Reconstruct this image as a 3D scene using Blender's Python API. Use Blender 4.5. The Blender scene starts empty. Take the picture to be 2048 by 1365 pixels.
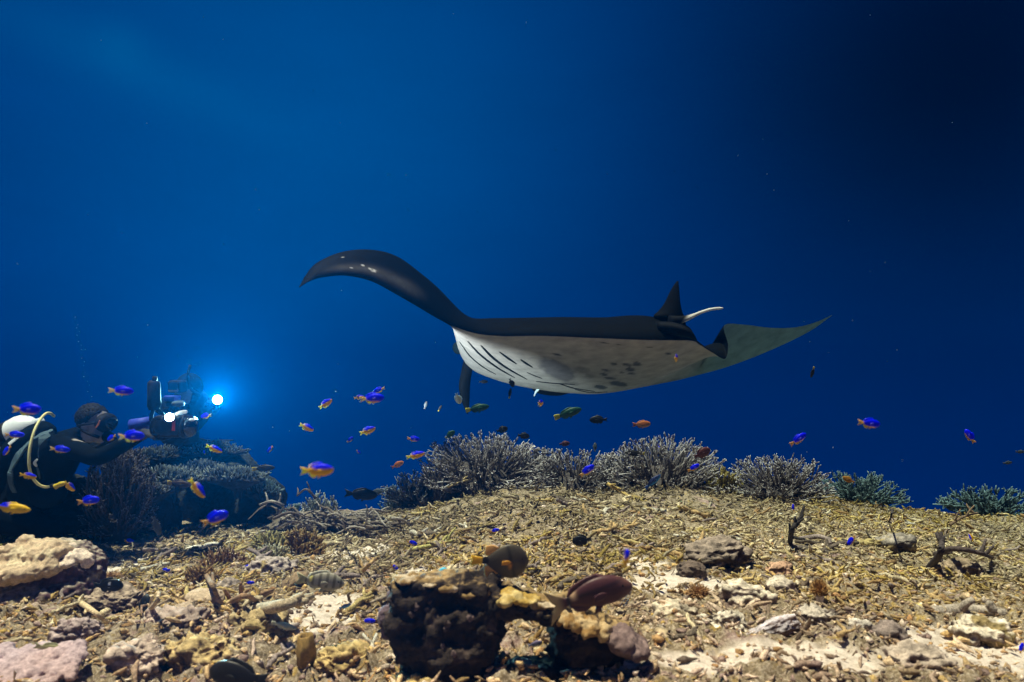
import bpy, bmesh, math, random
import numpy as np
from mathutils import Vector, Matrix, Quaternion
from mathutils.bvhtree import BVHTree

SC = bpy.context.scene
COL = SC.collection
RNG = np.random.default_rng(7)
random.seed(7)

# ------------------------------------------------------------------ camera
FPX, CX, CY = 1462.0, 1024.0, 682.5
PITCH = math.radians(3.2)
CAM = np.array([0.0, 0.0, 0.95])
FW = np.array([0, math.cos(PITCH), math.sin(PITCH)])
RT = np.array([1.0, 0, 0])
UP = np.array([0, -math.sin(PITCH), math.cos(PITCH)])
def W(px, py, d):
    return CAM + d * (FW + (px - CX) / FPX * RT + (CY - py) / FPX * UP)
def proj(P):
    q = np.asarray(P) - CAM
    d = q @ FW
    return CX + FPX * (q @ RT) / d, CY - FPX * (q @ UP) / d, d

cd = bpy.data.cameras.new('camera'); cam = bpy.data.objects.new('camera', cd); COL.objects.link(cam)
cd.sensor_width = 36.0; cd.lens = 36.0 * FPX / 2048.0
cd.clip_start = 0.05; cd.clip_end = 400
cam.location = CAM; cam.rotation_euler = (math.pi / 2 + PITCH, 0, 0)
cd.dof.use_dof = True; cd.dof.focus_distance = 5.4; cd.dof.aperture_fstop = 2.8
SC.camera = cam

# ------------------------------------------------------------------ world: open water all round
def water_dir(px, py):
    v = W(px, py, 1.0) - CAM; return v / np.linalg.norm(v)
world = bpy.data.worlds.new('World'); SC.world = world; world.use_nodes = True
nt = world.node_tree; nt.nodes.clear()
out = nt.nodes.new('ShaderNodeOutputWorld'); bg = nt.nodes.new('ShaderNodeBackground')
tc = nt.nodes.new('ShaderNodeTexCoord')
def wmath(op, a, b=None, c=None):
    n = nt.nodes.new('ShaderNodeMath'); n.operation = op
    for i, v in enumerate((a, b, c)):
        if v is None: continue
        if isinstance(v, (int, float)): n.inputs[i].default_value = v
        else: nt.links.new(v, n.inputs[i])
    return n.outputs[0]
def wdot(vec):
    n = nt.nodes.new('ShaderNodeVectorMath'); n.operation = 'DOT_PRODUCT'
    nt.links.new(tc.outputs['Generated'], n.inputs[0]); n.inputs[1].default_value = vec
    return n.outputs['Value']
# a soft lobe of surface light left of the middle, darker deep water up to the right
def lobe(px, py, k):
    return wmath('POWER', math.e, wmath('MULTIPLY', wmath('SUBTRACT', wdot(tuple(water_dir(px, py))), 1.0), k))
g1 = lobe(620, 250, 16.0); h1 = wmath('SUBTRACT', 1.0, wmath('MULTIPLY', lobe(1950, 100, 15.0), 0.84))
cc = nt.nodes.new('ShaderNodeCombineColor')
# faint shaft of light under the surface, and one glint where the surface catches it
pa, pb = water_dir(90, 60), water_dir(420, 200); pn_ = np.cross(pa, pb); pn_ = pn_ / np.linalg.norm(pn_)
bd = wdot(tuple(pn_)); beam = wmath('MULTIPLY', wmath('POWER', math.e, wmath('MULTIPLY', wmath('MULTIPLY', bd, bd), -900.0)), lobe(250, 130, 70.0))
glint = wmath('MULTIPLY', lobe(245, 90, 2600.0), 0.8)
beam = wmath('ADD', beam, glint)
nt.links.new(wmath('MULTIPLY', wmath('ADD', wmath('MULTIPLY_ADD', g1, 0.026, 0.0175), wmath('MULTIPLY', beam, 0.009)), h1), cc.inputs[1])
nt.links.new(wmath('MULTIPLY', wmath('ADD', wmath('MULTIPLY_ADD', g1, 0.064, 0.100), wmath('MULTIPLY', beam, 0.014)), h1), cc.inputs[2])
# faint glints of the surface
map_ = nt.nodes.new('ShaderNodeMapping'); nt.links.new(tc.outputs['Generated'], map_.inputs[0])
map_.inputs['Rotation'].default_value = (0, 0.35, 0); map_.inputs['Scale'].default_value = (3.0, 2.0, 9.0)
nz = nt.nodes.new('ShaderNodeTexNoise'); nt.links.new(map_.outputs[0], nz.inputs['Vector'])
nz.inputs['Scale'].default_value = 1.3; nz.inputs['Detail'].default_value = 3.0
gl = wmath('ADD', wmath('MULTIPLY', wmath('SUBTRACT', nz.outputs['Fac'], 0.5), 0.22), 1.0)
mixm = nt.nodes.new('ShaderNodeVectorMath'); mixm.operation = 'SCALE'
nt.links.new(cc.outputs[0], mixm.inputs[0]); nt.links.new(gl, mixm.inputs['Scale'])
nt.links.new(mixm.outputs[0], bg.inputs['Color']); bg.inputs['Strength'].default_value = 1.0
nt.links.new(bg.outputs[0], out.inputs['Surface'])

# ------------------------------------------------------------------ sun (high, a little beyond the reef and left)
SUN_DIR = np.array([-0.24, -0.04, 0.97]); SUN_DIR = SUN_DIR / np.linalg.norm(SUN_DIR)
sd = bpy.data.lights.new('sun', 'SUN'); so = bpy.data.objects.new('sun', sd); COL.objects.link(so)
sd.energy = 5.0; sd.angle = math.radians(2.5); sd.color = (1.0, 0.80, 0.56)
so.rotation_euler = Vector(SUN_DIR).to_track_quat('Z', 'Y').to_euler()
so.location = (-4, 5, 12)

vs = SC.view_settings
vs.view_transform = 'Standard'; vs.look = 'None'; vs.exposure = 0.75; vs.gamma = 1.0; vs.use_curve_mapping = False
cy = SC.cycles
cy.max_bounces = 6; cy.diffuse_bounces = 3; cy.glossy_bounces = 2; cy.transmission_bounces = 4; cy.volume_bounces = 0
cy.sample_clamp_indirect = 4.0; cy.use_denoising = True
try:
    cy.denoiser = 'OPENIMAGEDENOISE'; cy.denoising_input_passes = 'RGB_ALBEDO_NORMAL'
except Exception: pass

# ------------------------------------------------------------------ haze: the water itself
HAZE = dict(density=0.08, color=(0.0, 0.013, 0.038), absorb=(0.10, 0.60, 0.80), g=0.55)
def make_haze():
    lo = np.array([-45., -2.6, -12.2]); hi = np.array([45., 36., 2.5])
    c, h = (lo + hi) / 2, (hi - lo) / 2
    V = [(c[0] + sx * h[0], c[1] + sy * h[1], c[2] + sz * h[2]) for sx in (-1, 1) for sy in (-1, 1) for sz in (-1, 1)]
    F = [(0, 1, 3, 2), (4, 6, 7, 5), (0, 4, 5, 1), (2, 3, 7, 6), (0, 2, 6, 4), (1, 5, 7, 3)]
    me = bpy.data.meshes.new('haze'); me.from_pydata(V, [], F)
    o = bpy.data.objects.new('haze', me); COL.objects.link(o); o['kind'] = 'stuff'
    m = bpy.data.materials.new('haze'); m.use_nodes = True; n = m.node_tree; n.nodes.clear()
    oo = n.nodes.new('ShaderNodeOutputMaterial'); pv = n.nodes.new('ShaderNodeVolumePrincipled')
    pv.inputs['Density'].default_value = HAZE['density']
    pv.inputs['Color'].default_value = (*HAZE['color'], 1)
    pv.inputs['Absorption Color'].default_value = (*HAZE['absorb'], 1)
    pv.inputs['Anisotropy'].default_value = HAZE['g']
    n.links.new(pv.outputs[0], oo.inputs['Volume'])
    me.materials.append(m)
    return o

# ------------------------------------------------------------------ helpers
def _hash(ix, iy, iz, seed):
    h = (ix * 374761393 + iy * 668265263 + iz * 2147483647 + seed * 974711) & 0xFFFFFFFF
    h = ((h ^ (h >> 13)) * 1274126177) & 0xFFFFFFFF
    h = (h ^ (h >> 16)) & 0xFFFFFFFF
    return h.astype(np.float64) / 4294967295.0
def vnoise(P, seed=0):
    P = np.asarray(P, float)
    i = np.floor(P).astype(np.int64); f = P - i; f = f * f * (3 - 2 * f)
    r = 0
    for dx in (0, 1):
        wx = f[:, 0] if dx else 1 - f[:, 0]
        for dy in (0, 1):
            wy = f[:, 1] if dy else 1 - f[:, 1]
            for dz in (0, 1):
                wz = f[:, 2] if dz else 1 - f[:, 2]
                r = r + wx * wy * wz * _hash(i[:, 0] + dx, i[:, 1] + dy, i[:, 2] + dz, seed)
    return r * 2 - 1
def fbm(P, octs=4, seed=0, ridged=False):
    s = 0; a = 1.0; tot = 0
    P = np.asarray(P, float)
    for k in range(octs):
        n = vnoise(P * 2 ** k + 17.3 * k, seed + k)
        if ridged: n = 1 - 2 * np.abs(n)
        s = s + a * n; tot += a; a *= 0.5
    return s / tot
def sstep(a, b, x):
    t = np.clip((x - a) / (b - a), 0, 1); return t * t * (3 - 2 * t)

def tag(o, label=None, cat=None, group=None, kind=None):
    if label: o['label'] = label
    if cat: o['category'] = cat
    if group: o['group'] = group
    if kind: o['kind'] = kind
    return o
def link(name, me, parent=None):
    o = bpy.data.objects.new(name, me); COL.objects.link(o)
    if parent is not None: o.parent = parent
    return o
def empty(name, loc):
    o = bpy.data.objects.new(name, None); COL.objects.link(o)
    o.location = loc; o.empty_display_size = 0.05
    return o
def mesh(name, V, F, mat=None, col=None, smooth=True):
    me = bpy.data.meshes.new(name)
    V = np.asarray(V, float)
    if isinstance(F, np.ndarray):
        k = F.shape[1]
        me.vertices.add(len(V)); me.vertices.foreach_set('co', V.ravel())
        me.loops.add(F.size); me.loops.foreach_set('vertex_index', F.ravel().astype(np.int32))
        me.polygons.add(len(F)); me.polygons.foreach_set('loop_start', np.arange(0, F.size, k, dtype=np.int32))
        me.update(calc_edges=True)
    else:
        me.from_pydata([tuple(v) for v in V], [], [tuple(int(i) for i in f) for f in F])
    if smooth: me.polygons.foreach_set('use_smooth', np.ones(len(me.polygons), bool))
    if col is not None:
        a = me.color_attributes.new('Col', 'FLOAT_COLOR', 'POINT')
        c = np.ones((len(V), 4)); c[:, :3] = col
        a.data.foreach_set('color', c.ravel())
    if mat: me.materials.append(mat)
    me.update()
    return me
def local(V, origin): return np.asarray(V) - np.asarray(origin)

def tubes(P, R, sides=5):
    """M tubes of K points: P (M,K,3), R (M,K) -> V, quads; ring tips are closed by near-zero radii."""
    P = np.asarray(P, float); R = np.asarray(R, float); M, K, _ = P.shape
    T = np.gradient(P, axis=1); T /= np.linalg.norm(T, axis=2, keepdims=True) + 1e-9
    ref = np.where(np.abs(T[:, :1, 2:3]) < 0.8, np.array([0, 0, 1.0]), np.array([1.0, 0, 0]))
    A = np.cross(T, np.broadcast_to(ref, T.shape)); A /= np.linalg.norm(A, axis=2, keepdims=True) + 1e-9
    B = np.cross(T, A)
    th = np.arange(sides) / sides * 2 * np.pi
    V = P[:, :, None] + R[:, :, None, None] * (A[:, :, None] * np.cos(th)[:, None] + B[:, :, None] * np.sin(th)[:, None])
    base = (np.arange(M) * K * sides)[:, None, None]
    k = np.arange(K - 1)[None, :, None] * sides; s = np.arange(sides)[None, None]; s2 = (s + 1) % sides
    a = base + k + s; b = base + k + s2
    F = np.stack([a, b, b + sides, a + sides], axis=-1).reshape(-1, 4)
    return V.reshape(-1, 3), F
def tube1(pts, rad, sides=10, sub=1):
    pts = np.asarray(pts, float); rad = np.asarray(rad, float) * np.ones(len(pts))
    if sub > 1:
        pts = catmull(pts, sub); rad = catmull(rad[:, None], sub)[:, 0]
    pts = np.vstack([pts[:1], pts, pts[-1:]]); rad = np.r_[1e-5, rad, 1e-5]
    d = pts[2] - pts[1]; pts[0] -= d * 0.001; pts[-1] += (pts[-2] - pts[-3]) * 0.001
    return tubes(pts[None], rad[None], sides)
def catmull(P, sub):
    P = np.asarray(P, float); n = len(P)
    Q = np.vstack([2 * P[0] - P[1], P, 2 * P[-1] - P[-2]])
    out = []
    for i in range(n - 1):
        p0, p1, p2, p3 = Q[i:i + 4]
        for t in np.arange(sub) / sub:
            out.append(0.5 * (2 * p1 + (p2 - p0) * t + (2 * p0 - 5 * p1 + 4 * p2 - p3) * t * t + (3 * p1 - p0 - 3 * p2 + p3) * t ** 3))
    out.append(P[-1]); return np.array(out)
_ICO = {}
def ico(sub):
    if sub not in _ICO:
        bm = bmesh.new(); bmesh.ops.create_icosphere(bm, subdivisions=sub, radius=1.0)
        _ICO[sub] = (np.array([v.co[:] for v in bm.verts]), np.array([[v.index for v in f.verts] for f in bm.faces])); bm.free()
    return _ICO[sub]
def join(parts):
    V = []; F = []; n = 0
    for v, f in parts:
        V.append(v); F += [tuple(int(i) + n for i in q) for q in f]; n += len(v)
    return np.vstack(V), F
def remesh(parts, voxel, smooth_it=0):
    V, F = join(parts)
    me = mesh('tmp', V, F); o = link('tmp', me)
    m = o.modifiers.new('r', 'REMESH'); m.mode = 'VOXEL'; m.voxel_size = voxel
    if smooth_it:
        s = o.modifiers.new('s', 'SMOOTH'); s.iterations = smooth_it; s.factor = 0.5
    dg = bpy.context.evaluated_depsgraph_get(); ev = o.evaluated_get(dg); em = ev.to_mesh()
    n = len(em.vertices); co = np.empty(n * 3); em.vertices.foreach_get('co', co)
    no = np.empty(n * 3); em.vertices.foreach_get('normal', no)
    F = [tuple(p.vertices) for p in em.polygons]
    ev.to_mesh_clear(); bpy.data.objects.remove(o); bpy.data.meshes.remove(me)
    return co.reshape(-1, 3), F, no.reshape(-1, 3)
def ellipsoid(c, r, sub=3, R=None):
    V, F = ico(sub); V = V * np.asarray(r)
    if R is not None: V = V @ np.asarray(R).T
    return V + np.asarray(c), F
def normals_of(V, F):
    me = bpy.data.meshes.new('n'); me.from_pydata([tuple(v) for v in V], [], [tuple(int(i) for i in f) for f in F]); me.update()
    no = np.empty(len(V) * 3); me.vertices.foreach_get('normal', no); bpy.data.meshes.remove(me)
    return no.reshape(-1, 3)
def boxv(c, half, ax=None, bev=0.0):
    """box with bevelled edges"""
    bm = bmesh.new(); bmesh.ops.create_cube(bm, size=2.0)
    for v in bm.verts: v.co = Vector((v.co[0] * half[0], v.co[1] * half[1], v.co[2] * half[2]))
    if bev: bmesh.ops.bevel(bm, geom=list(bm.edges), offset=bev, segments=2, affect='EDGES', profile=0.5)
    V = np.array([v.co[:] for v in bm.verts]); bm.verts.index_update(); F = [[v.index for v in f.verts] for f in bm.faces]; bm.free()
    if ax is not None: V = V @ np.asarray(ax)
    return V + np.asarray(c), F

# ------------------------------------------------------------------ materials
def new_mat(name, rough=0.8, spec=0.3):
    m = bpy.data.materials.new(name); m.use_nodes = True
    b = m.node_tree.nodes['Principled BSDF']; b.inputs['Roughness'].default_value = rough
    b.inputs['Specular IOR Level'].default_value = spec
    return m, m.node_tree, b
def add_noise(nt, scale, detail=4, coord='Object', rough=0.6):
    t = nt.nodes.new('ShaderNodeTexCoord'); n = nt.nodes.new('ShaderNodeTexNoise')
    n.inputs['Scale'].default_value = scale; n.inputs['Detail'].default_value = detail; n.inputs['Roughness'].default_value = rough
    nt.links.new(t.outputs[coord], n.inputs['Vector']); return n
def add_bump(nt, b, h, strength, dist):
    bp = nt.nodes.new('ShaderNodeBump'); bp.inputs['Strength'].default_value = strength; bp.inputs['Distance'].default_value = dist
    nt.links.new(h, bp.inputs['Height']); nt.links.new(bp.outputs[0], b.inputs['Normal'])
def mix_col(nt, fac, a, b, mode='MIX'):
    n = nt.nodes.new('ShaderNodeMix'); n.data_type = 'RGBA'; n.blend_type = mode
    if isinstance(fac, (int, float)): n.inputs[0].default_value = fac
    else: nt.links.new(fac, n.inputs[0])
    for v, s in ((a, n.inputs[6]), (b, n.inputs[7])):
        if isinstance(v, tuple): s.default_value = (*v, 1)
        else: nt.links.new(v, s)
    return n.outputs[2]
def ramp_fac(nt, src, lo, hi):
    n = nt.nodes.new('ShaderNodeMapRange'); n.inputs[1].default_value = lo; n.inputs[2].default_value = hi
    nt.links.new(src, n.inputs[0]); return n.outputs[0]
def mat_two(name, c1, c2, scale=20, rough=0.8, bump=0.4, dist=0.004, spec=0.3, lo=0.38, hi=0.62):
    m, nt, b = new_mat(name, rough, spec); n = add_noise(nt, scale)
    nt.links.new(mix_col(nt, ramp_fac(nt, n.outputs['Fac'], lo, hi), c1, c2), b.inputs['Base Color'])
    n2 = add_noise(nt, scale * 4)
    if bump: add_bump(nt, b, n2.outputs['Fac'], bump, dist)
    return m
def mat_attr(name, scale=60, var=0.5, rough=0.85, bump=0.4, dist=0.003, spec=0.25):
    m, nt, b = new_mat(name, rough, spec)
    a = nt.nodes.new('ShaderNodeAttribute'); a.attribute_name = 'Col'
    n = add_noise(nt, scale); g = nt.nodes.new('ShaderNodeMapRange')
    g.inputs[1].default_value = 0.3; g.inputs[2].default_value = 0.7; g.inputs[3].default_value = 1 - var; g.inputs[4].default_value = 1 + var
    nt.links.new(n.outputs['Fac'], g.inputs[0])
    c = nt.nodes.new('ShaderNodeVectorMath'); c.operation = 'SCALE'
    nt.links.new(a.outputs['Color'], c.inputs[0]); nt.links.new(g.outputs[0], c.inputs['Scale'])
    nt.links.new(c.outputs[0], b.inputs['Base Color'])
    if bump: add_bump(nt, b, add_noise(nt, scale * 2.5).outputs['Fac'], bump, dist)
    return m
M_RUBBLE = mat_attr('rubble', 105, 0.62, 0.9, 0.8, 0.004)
M_CORAL = mat_attr('coral', 90, 0.35, 0.85, 0.4, 0.003)
M_ROCK = mat_attr('rock', 26, 0.65, 0.9, 0.9, 0.012)
M_FISH = mat_attr('fish_skin', 14, 0.10, 0.42, 0.08, 0.01, 0.22)
_fb = M_FISH.node_tree.nodes['Principled BSDF']; _fb.inputs['Subsurface Weight'].default_value = 0.2; _fb.inputs['Subsurface Radius'].default_value = (1, 1, 1); _fb.inputs['Subsurface Scale'].default_value = 0.005
M_MANTA = mat_attr('manta_skin', 7, 0.22, 0.65, 0.25, 0.008, 0.035)
M_SUIT = mat_attr('neoprene', 40, 0.15, 0.9, 0.2, 0.002, 0.02)
M_DARK = mat_two('dark_metal', (.006, .007, .009), (.014, .015, .018), 30, 0.5, 0.1, spec=.2)
M_BLACK = mat_two('black_rubber', (.004, .004, .006), (.010, .010, .012), 30, 0.7, 0.1, spec=.12)
M_TANK = mat_two('painted_steel', (.72, .74, .76), (.8, .82, .82), 8, 0.35, 0.05)
M_HOSE = mat_two('yellow_hose', (.78, .74, .36), (.72, .66, .28), 30, 0.5, 0.1)
M_YEL = mat_two('yellow_plastic', (.62, .45, .03), (.5, .36, .02), 40, 0.5, 0.1)
M_BLUE = mat_two('blue_fabric', (.03, .05, .42), (.04, .07, .5), 30, 0.6, 0.1)
M_TRIM = mat_two('grey_fabric', (.045, .085, .11), (.07, .12, .15), 25, 0.8, 0.2)
M_PALE = mat_two('pale_plastic', (.6, .66, .68), (.72, .76, .78), 30, 0.5, 0.1)
M_BUB, _nt, _b = new_mat('bubble', 0.15, 0.6); _b.inputs['Base Color'].default_value = (.55, .65, .72, 1)
def mat_emit(name, col, s):
    m, nt, b = new_mat(name, 0.4); b.inputs['Emission Color'].default_value = (*col, 1); b.inputs['Emission Strength'].default_value = s
    return m
M_LAMP = mat_emit('lit_lamp', (0.85, 0.97, 1.0), 30.0)
M_GLASS, _nt, _b = new_mat('mask_glass', 0.06, 0.6); _b.inputs['Base Color'].default_value = (.01, .012, .016, 1)

# ------------------------------------------------------------------ reef ground
CP = np.array([-900, 0, 150, 300, 560, 700, 790, 860, 940, 1020, 1100, 1400, 1560, 1640, 1800, 1900, 2048, 2900.])
CV = np.array([1080, 1074, 1072, 1068, 1062, 1054, 1024, 998, 976, 965, 961, 971, 984, 993, 1020, 1032, 1041, 1056.])
CD = np.array([5.0, 5.0, 5.0, 5.0, 5.2, 5.4, 5.8, 6.0, 6.15, 6.2, 6.3, 6.3, 6.25, 6.2, 6.0, 5.9, 5.8, 5.8])
CZ = np.array([W(p, v, d)[2] for p, v, d in zip(CP, CV, CD)])
def zbase(x, y):
    yy = np.maximum(y, 0.9); px = CX + FPX * x / yy
    yc = np.interp(px, CP, CD); zc = np.interp(px, CP, CZ)
    left = 1 - sstep(500, 640, px)
    z = zc * sstep(2.0, 1.0, yc / yy) if False else zc * sstep(0.30, 1.0, yy / yc)
    t = np.maximum(0, y - yc); fall = 0.75 * t * t / (t + 0.7)
    tl = np.maximum(0, y - 9.0); fl = 0.05 * t + 0.7 * tl * tl / (tl + 0.8)
    z = z - (fall * (1 - left) + fl * left)
    # a hollow on the left where the reef steps down behind the front boulder
    z = z - 0.06 * np.exp(-(((x + 2.6) / 0.9) ** 2 + ((y - 4.6) / 0.6) ** 2))
    return np.maximum(z, -11.0)
def ray_ground(px, py, dmin=1.2, dmax=14):
    d = np.linspace(dmin, dmax, 2600)
    P = CAM + d[:, None] * (FW + (px - CX) / FPX * RT + (CY - py) / FPX * UP)
    hit = np.nonzero(P[:, 2] < zbase(P[:, 0], P[:, 1]))[0]
    if len(hit) == 0: return None
    return P[hit[0]], d[hit[0]]
SAND = []      # ellipses of open sand: world x, y, rx, ry
for (px, py, wpx, hpx) in [(1610, 1338, 230, 40), (1960, 1300, 160, 50), (1370, 1172, 130, 26), (640, 1225, 80, 34), (700, 1108, 90, 16),
                           (860, 1150, 60, 30), (1290, 1130, 60, 16), (1420, 1345, 130, 30), (1180, 1345, 120, 14), (250, 1130, 60, 14)]:
    c, d = ray_ground(px, py); a, _ = ray_ground(px, py - hpx); b_, _ = ray_ground(px, py + hpx)
    SAND.append((c[0], c[1], wpx / FPX * d, max(0.06, abs(a[1] - b_[1]) / 2)))
def sand_mask(x, y):
    w = fbm(np.stack([x * 5, y * 5, x * 0], 1), 3, 91) * 0.45
    m = np.zeros_like(x)
    for (cx, cy_, rx, ry) in SAND:
        r = np.sqrt(((x - cx) / rx) ** 2 + ((y - cy_) / ry) ** 2) + w
        m = np.maximum(m, 1 - sstep(0.6, 1.15, r))
    return m
def disp(x, y, sand=None, fine=True):
    if sand is None: sand = sand_mask(x, y)
    z0 = np.zeros_like(x)
    near = 1 - sstep(2.6, 4.2, y)
    p = np.stack([x, y, z0], 1)
    d = 0.065 * fbm(p * 1.7, 3, 3) + (0.026 + 0.03 * near) * fbm(p * 6, 3, 13) * (1 - 0.5 * sand)
    if fine:
        k = (1 - 0.8 * sand)
        d = d + (0.012 + 0.022 * near) * fbm(p * 15, 3, 23, True) * k + (0.006 + 0.018 * near) * fbm(p * 38, 3, 33) * (1 - 0.6 * sand)
    # no bumps where the water is deep
    return d * np.where(y > 9, 2.5, 1.0)
def zground(x, y):
    x = np.atleast_1d(np.asarray(x, float)); y = np.atleast_1d(np.asarray(y, float))
    return zbase(x, y) + disp(x, y)

def build_ground():
    ys = np.r_[np.linspace(-2.2, 1.5, 14, endpoint=False), 1.5 * (7.2 / 1.5) ** np.linspace(0, 1, 430), 7.2 * (34 / 7.2) ** np.linspace(0, 1, 60)[1:]]
    n = 410; s = np.linspace(-1, 1, n)
    X = s[None] * (1.2 + 0.86 * np.maximum(ys, 0.6))[:, None]; Y = np.repeat(ys[:, None], n, 1)
    x, y = X.ravel(), Y.ravel()
    sm = sand_mask(x, y)
    z = zbase(x, y) + disp(x, y, sm)
    V = np.stack([x, y, z], 1)
    i = np.arange(len(ys) - 1)[:, None] * n; j = np.arange(n - 1)[None]
    F = np.stack([i + j, i + j + 1, i + j + 1 + n, i + j + n], -1).reshape(-1, 4)
    me = mesh('ground', V, F)
    a = me.attributes.new('sand', 'FLOAT', 'POINT'); a.data.foreach_set('value', sm)
    m, nt, b = new_mat('reef_ground', 0.92, 0.2)
    n1 = add_noise(nt, 2.2, 5); n2 = add_noise(nt, 9, 6, rough=0.7); n3 = add_noise(nt, 38, 6, rough=0.75); n4 = add_noise(nt, 17, 5); n5 = add_noise(nt, 6.0, 3)
    c = mix_col(nt, ramp_fac(nt, n1.outputs['Fac'], 0.4, 0.6), (.21, .155, .09), (.28, .21, .13))
    c = mix_col(nt, ramp_fac(nt, n2.outputs['Fac'], 0.50, 0.66), c, (.10, .068, .05))
    c = mix_col(nt, ramp_fac(nt, n4.outputs['Fac'], 0.56, 0.68), c, (.46, .30, .07))
    c = mix_col(nt, ramp_fac(nt, n5.outputs['Fac'], 0.60, 0.70), c, (.36, .23, .21))
    c = mix_col(nt, ramp_fac(nt, n3.outputs['Fac'], 0.52, 0.68), c, (.60, .50, .38))
    c = mix_col(nt, ramp_fac(nt, n3.outputs['Fac'], 0.46, 0.30), c, (.06, .042, .03))
    n6 = add_noise(nt, 120, 5, rough=0.8); c = mix_col(nt, ramp_fac(nt, n6.outputs['Fac'], 0.53, 0.66), c, (.62, .50, .40)); c = mix_col(nt, ramp_fac(nt, n6.outputs['Fac'], 0.46, 0.34), c, (.05, .035, .028))
    at = nt.nodes.new('ShaderNodeAttribute'); at.attribute_name = 'sand'
    c = mix_col(nt, ramp_fac(nt, at.outputs['Fac'], 0.25, 0.8), c, mix_col(nt, ramp_fac(nt, n3.outputs['Fac'], 0.35, 0.6), (.50, .41, .33), (.80, .68, .59)))
    nt.links.new(c, b.inputs['Base Color'])
    add_bump(nt, b, add_noise(nt, 110, 6, rough=0.8).outputs['Fac'], 0.9, 0.008)
    me.materials.append(m)
    tag(link('ground', me), kind='structure')
build_ground()
make_haze()

# named landmarks (picture position) used to say where loose pieces lie
MARKS = [(95, 1130, 'the orange capped boulder'), (216, 1171, 'the black damselfish'), (408, 1205, 'the round brain coral'), (446, 1130, 'the rusty finger coral'), (603, 1090, 'the dark brown finger coral'), (560, 1210, 'the knobbly log'),
         (640, 1163, 'the striped bream'), (612, 1300, 'the ochre sponge stub'), (890, 1240, 'the overhang rock'), (1000, 1122, 'the triggerfish'), (1180, 1192, 'the goatfish'), (1164, 1081, 'the dark oval fish'), (860, 1090, 'the yellow green branch'),
         (1251, 1120, 'the blue capped damselfish'), (1430, 1105, 'the flat topped rock'), (1492, 1190, 'the tilted cream slab'), (1542, 1265, 'the mauve dead plate'), (1640, 1190, 'the stalked soft coral'), (1725, 1255, 'the white broken stone'),
         (1930, 1225, 'the thick grey log'), (1960, 1255, 'the cream boulder at the right edge'), (1925, 1105, 'the arched dark branch'), (1584, 1060, 'the black forked branch'), (1790, 1080, 'the long low grey stone'), (1265, 1000, 'the yellow brown dead branch'),
         (980, 960, 'the widest thicket'), (1345, 985, 'the tallest thicket'), (1556, 990, 'the lone staghorn dome'), (1712, 1000, 'the low teal staghorn'), (722, 989, 'the large black fish'), (640, 1015, 'the pale bushy coral'), (285, 1040, 'the dark spiky bush'), (478, 1340, 'the big dark fish'),
         (60, 1330, 'the mauve cushion'), (1204, 1325, 'the yellow tube sponge'), (430, 1037, 'the bright rising damselfish'), (1703, 1081, 'the nosing damselfish'), (1943, 1076, 'the tiny right hand damselfish'), (989, 1062, 'the mid slope damselfish'), (585, 1030, 'the teal sprig')]
USED = set()
def where_label(head, px, py):
    for k in sorted(MARKS, key=lambda m: (m[0] - px) ** 2 + ((m[1] - py) * 1.6) ** 2)[:14]:
        t = one_label(head, px, py, k)
        if t not in USED and len(t.split()) <= 16: break
    USED.add(t); return t
def one_label(head, px, py, k):
    dx, dy = px - k[0], (py - k[1]) * 1.6; q = math.hypot(dx, dy)
    far = 'well ' if q > 110 else 'just ' if q < 45 else ''
    rel = ('right of ' if dx > 0 else 'left of ') if abs(dx) > abs(dy) * 1.9 else ('in front of ' if dy > 0 else 'behind ') if abs(dy) > abs(dx) * 1.9 else (('front right of ' if dx > 0 else 'front left of ') if dy > 0 else ('rear right of ' if dx > 0 else 'rear left of '))
    return f"{head} {far}{rel}{k[2]}"
# ------------------------------------------------------------------ rubble
PAL = np.array([(.62, .50, .32), (.52, .40, .17), (.38, .28, .085), (.42, .28, .13), (.27, .21, .19), (.13, .10, .075), (.62, .56, .46), (.36, .22, .10)])
def palette(n, w):
    w = np.array(w, float); k = RNG.choice(len(PAL), n, p=w / w.sum())
    return PAL[k] * RNG.uniform(0.7, 1.15, (n, 1))
def scatter_xy(n, y0, y1, spread=0.80):
    """uniform per ground area inside the field of view, plus a margin"""
    y = np.sqrt(RNG.uniform(y0 * y0, y1 * y1, n)); x = RNG.uniform(-1, 1, n) * (spread * y + 0.1)
    return x, y
def keep_on_top(x, y):
    yc = np.interp(CX + FPX * x / y, CP, CD); return y < yc + 0.45
def stick_set(x, y, L, R, K=4, tilt=0.25, lift=0.0):
    n = len(x); a = RNG.uniform(0, 2 * np.pi, n); t = RNG.normal(0, tilt, n)
    D = np.stack([np.cos(a) * np.cos(t), np.sin(a) * np.cos(t), np.sin(t)], 1)
    S = np.stack([-np.sin(a), np.cos(a), np.zeros(n)], 1); bend = RNG.normal(0, 0.13, n) * L
    u = np.linspace(-0.5, 0.5, K)
    P = D[:, None] * (u[None, :, None] * L[:, None, None]) + S[:, None] * (bend[:, None, None] * (1 - 4 * u * u)[None, :, None])
    P = P + RNG.normal(0, 0.042, P.shape) * L[:, None, None]
    z = zground(x, y) + R * RNG.uniform(0.1, 1.6, n) + lift + np.abs(RNG.normal(0, .009, n))
    P = P + np.stack([x, y, z], 1)[:, None]
    rr = np.ones((n, K)) * R[:, None]; rr[:, 0] *= 0.35; rr[:, -1] *= 0.28
    rr *= RNG.uniform(0.6, 1.4, rr.shape)
    return P, rr
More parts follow.
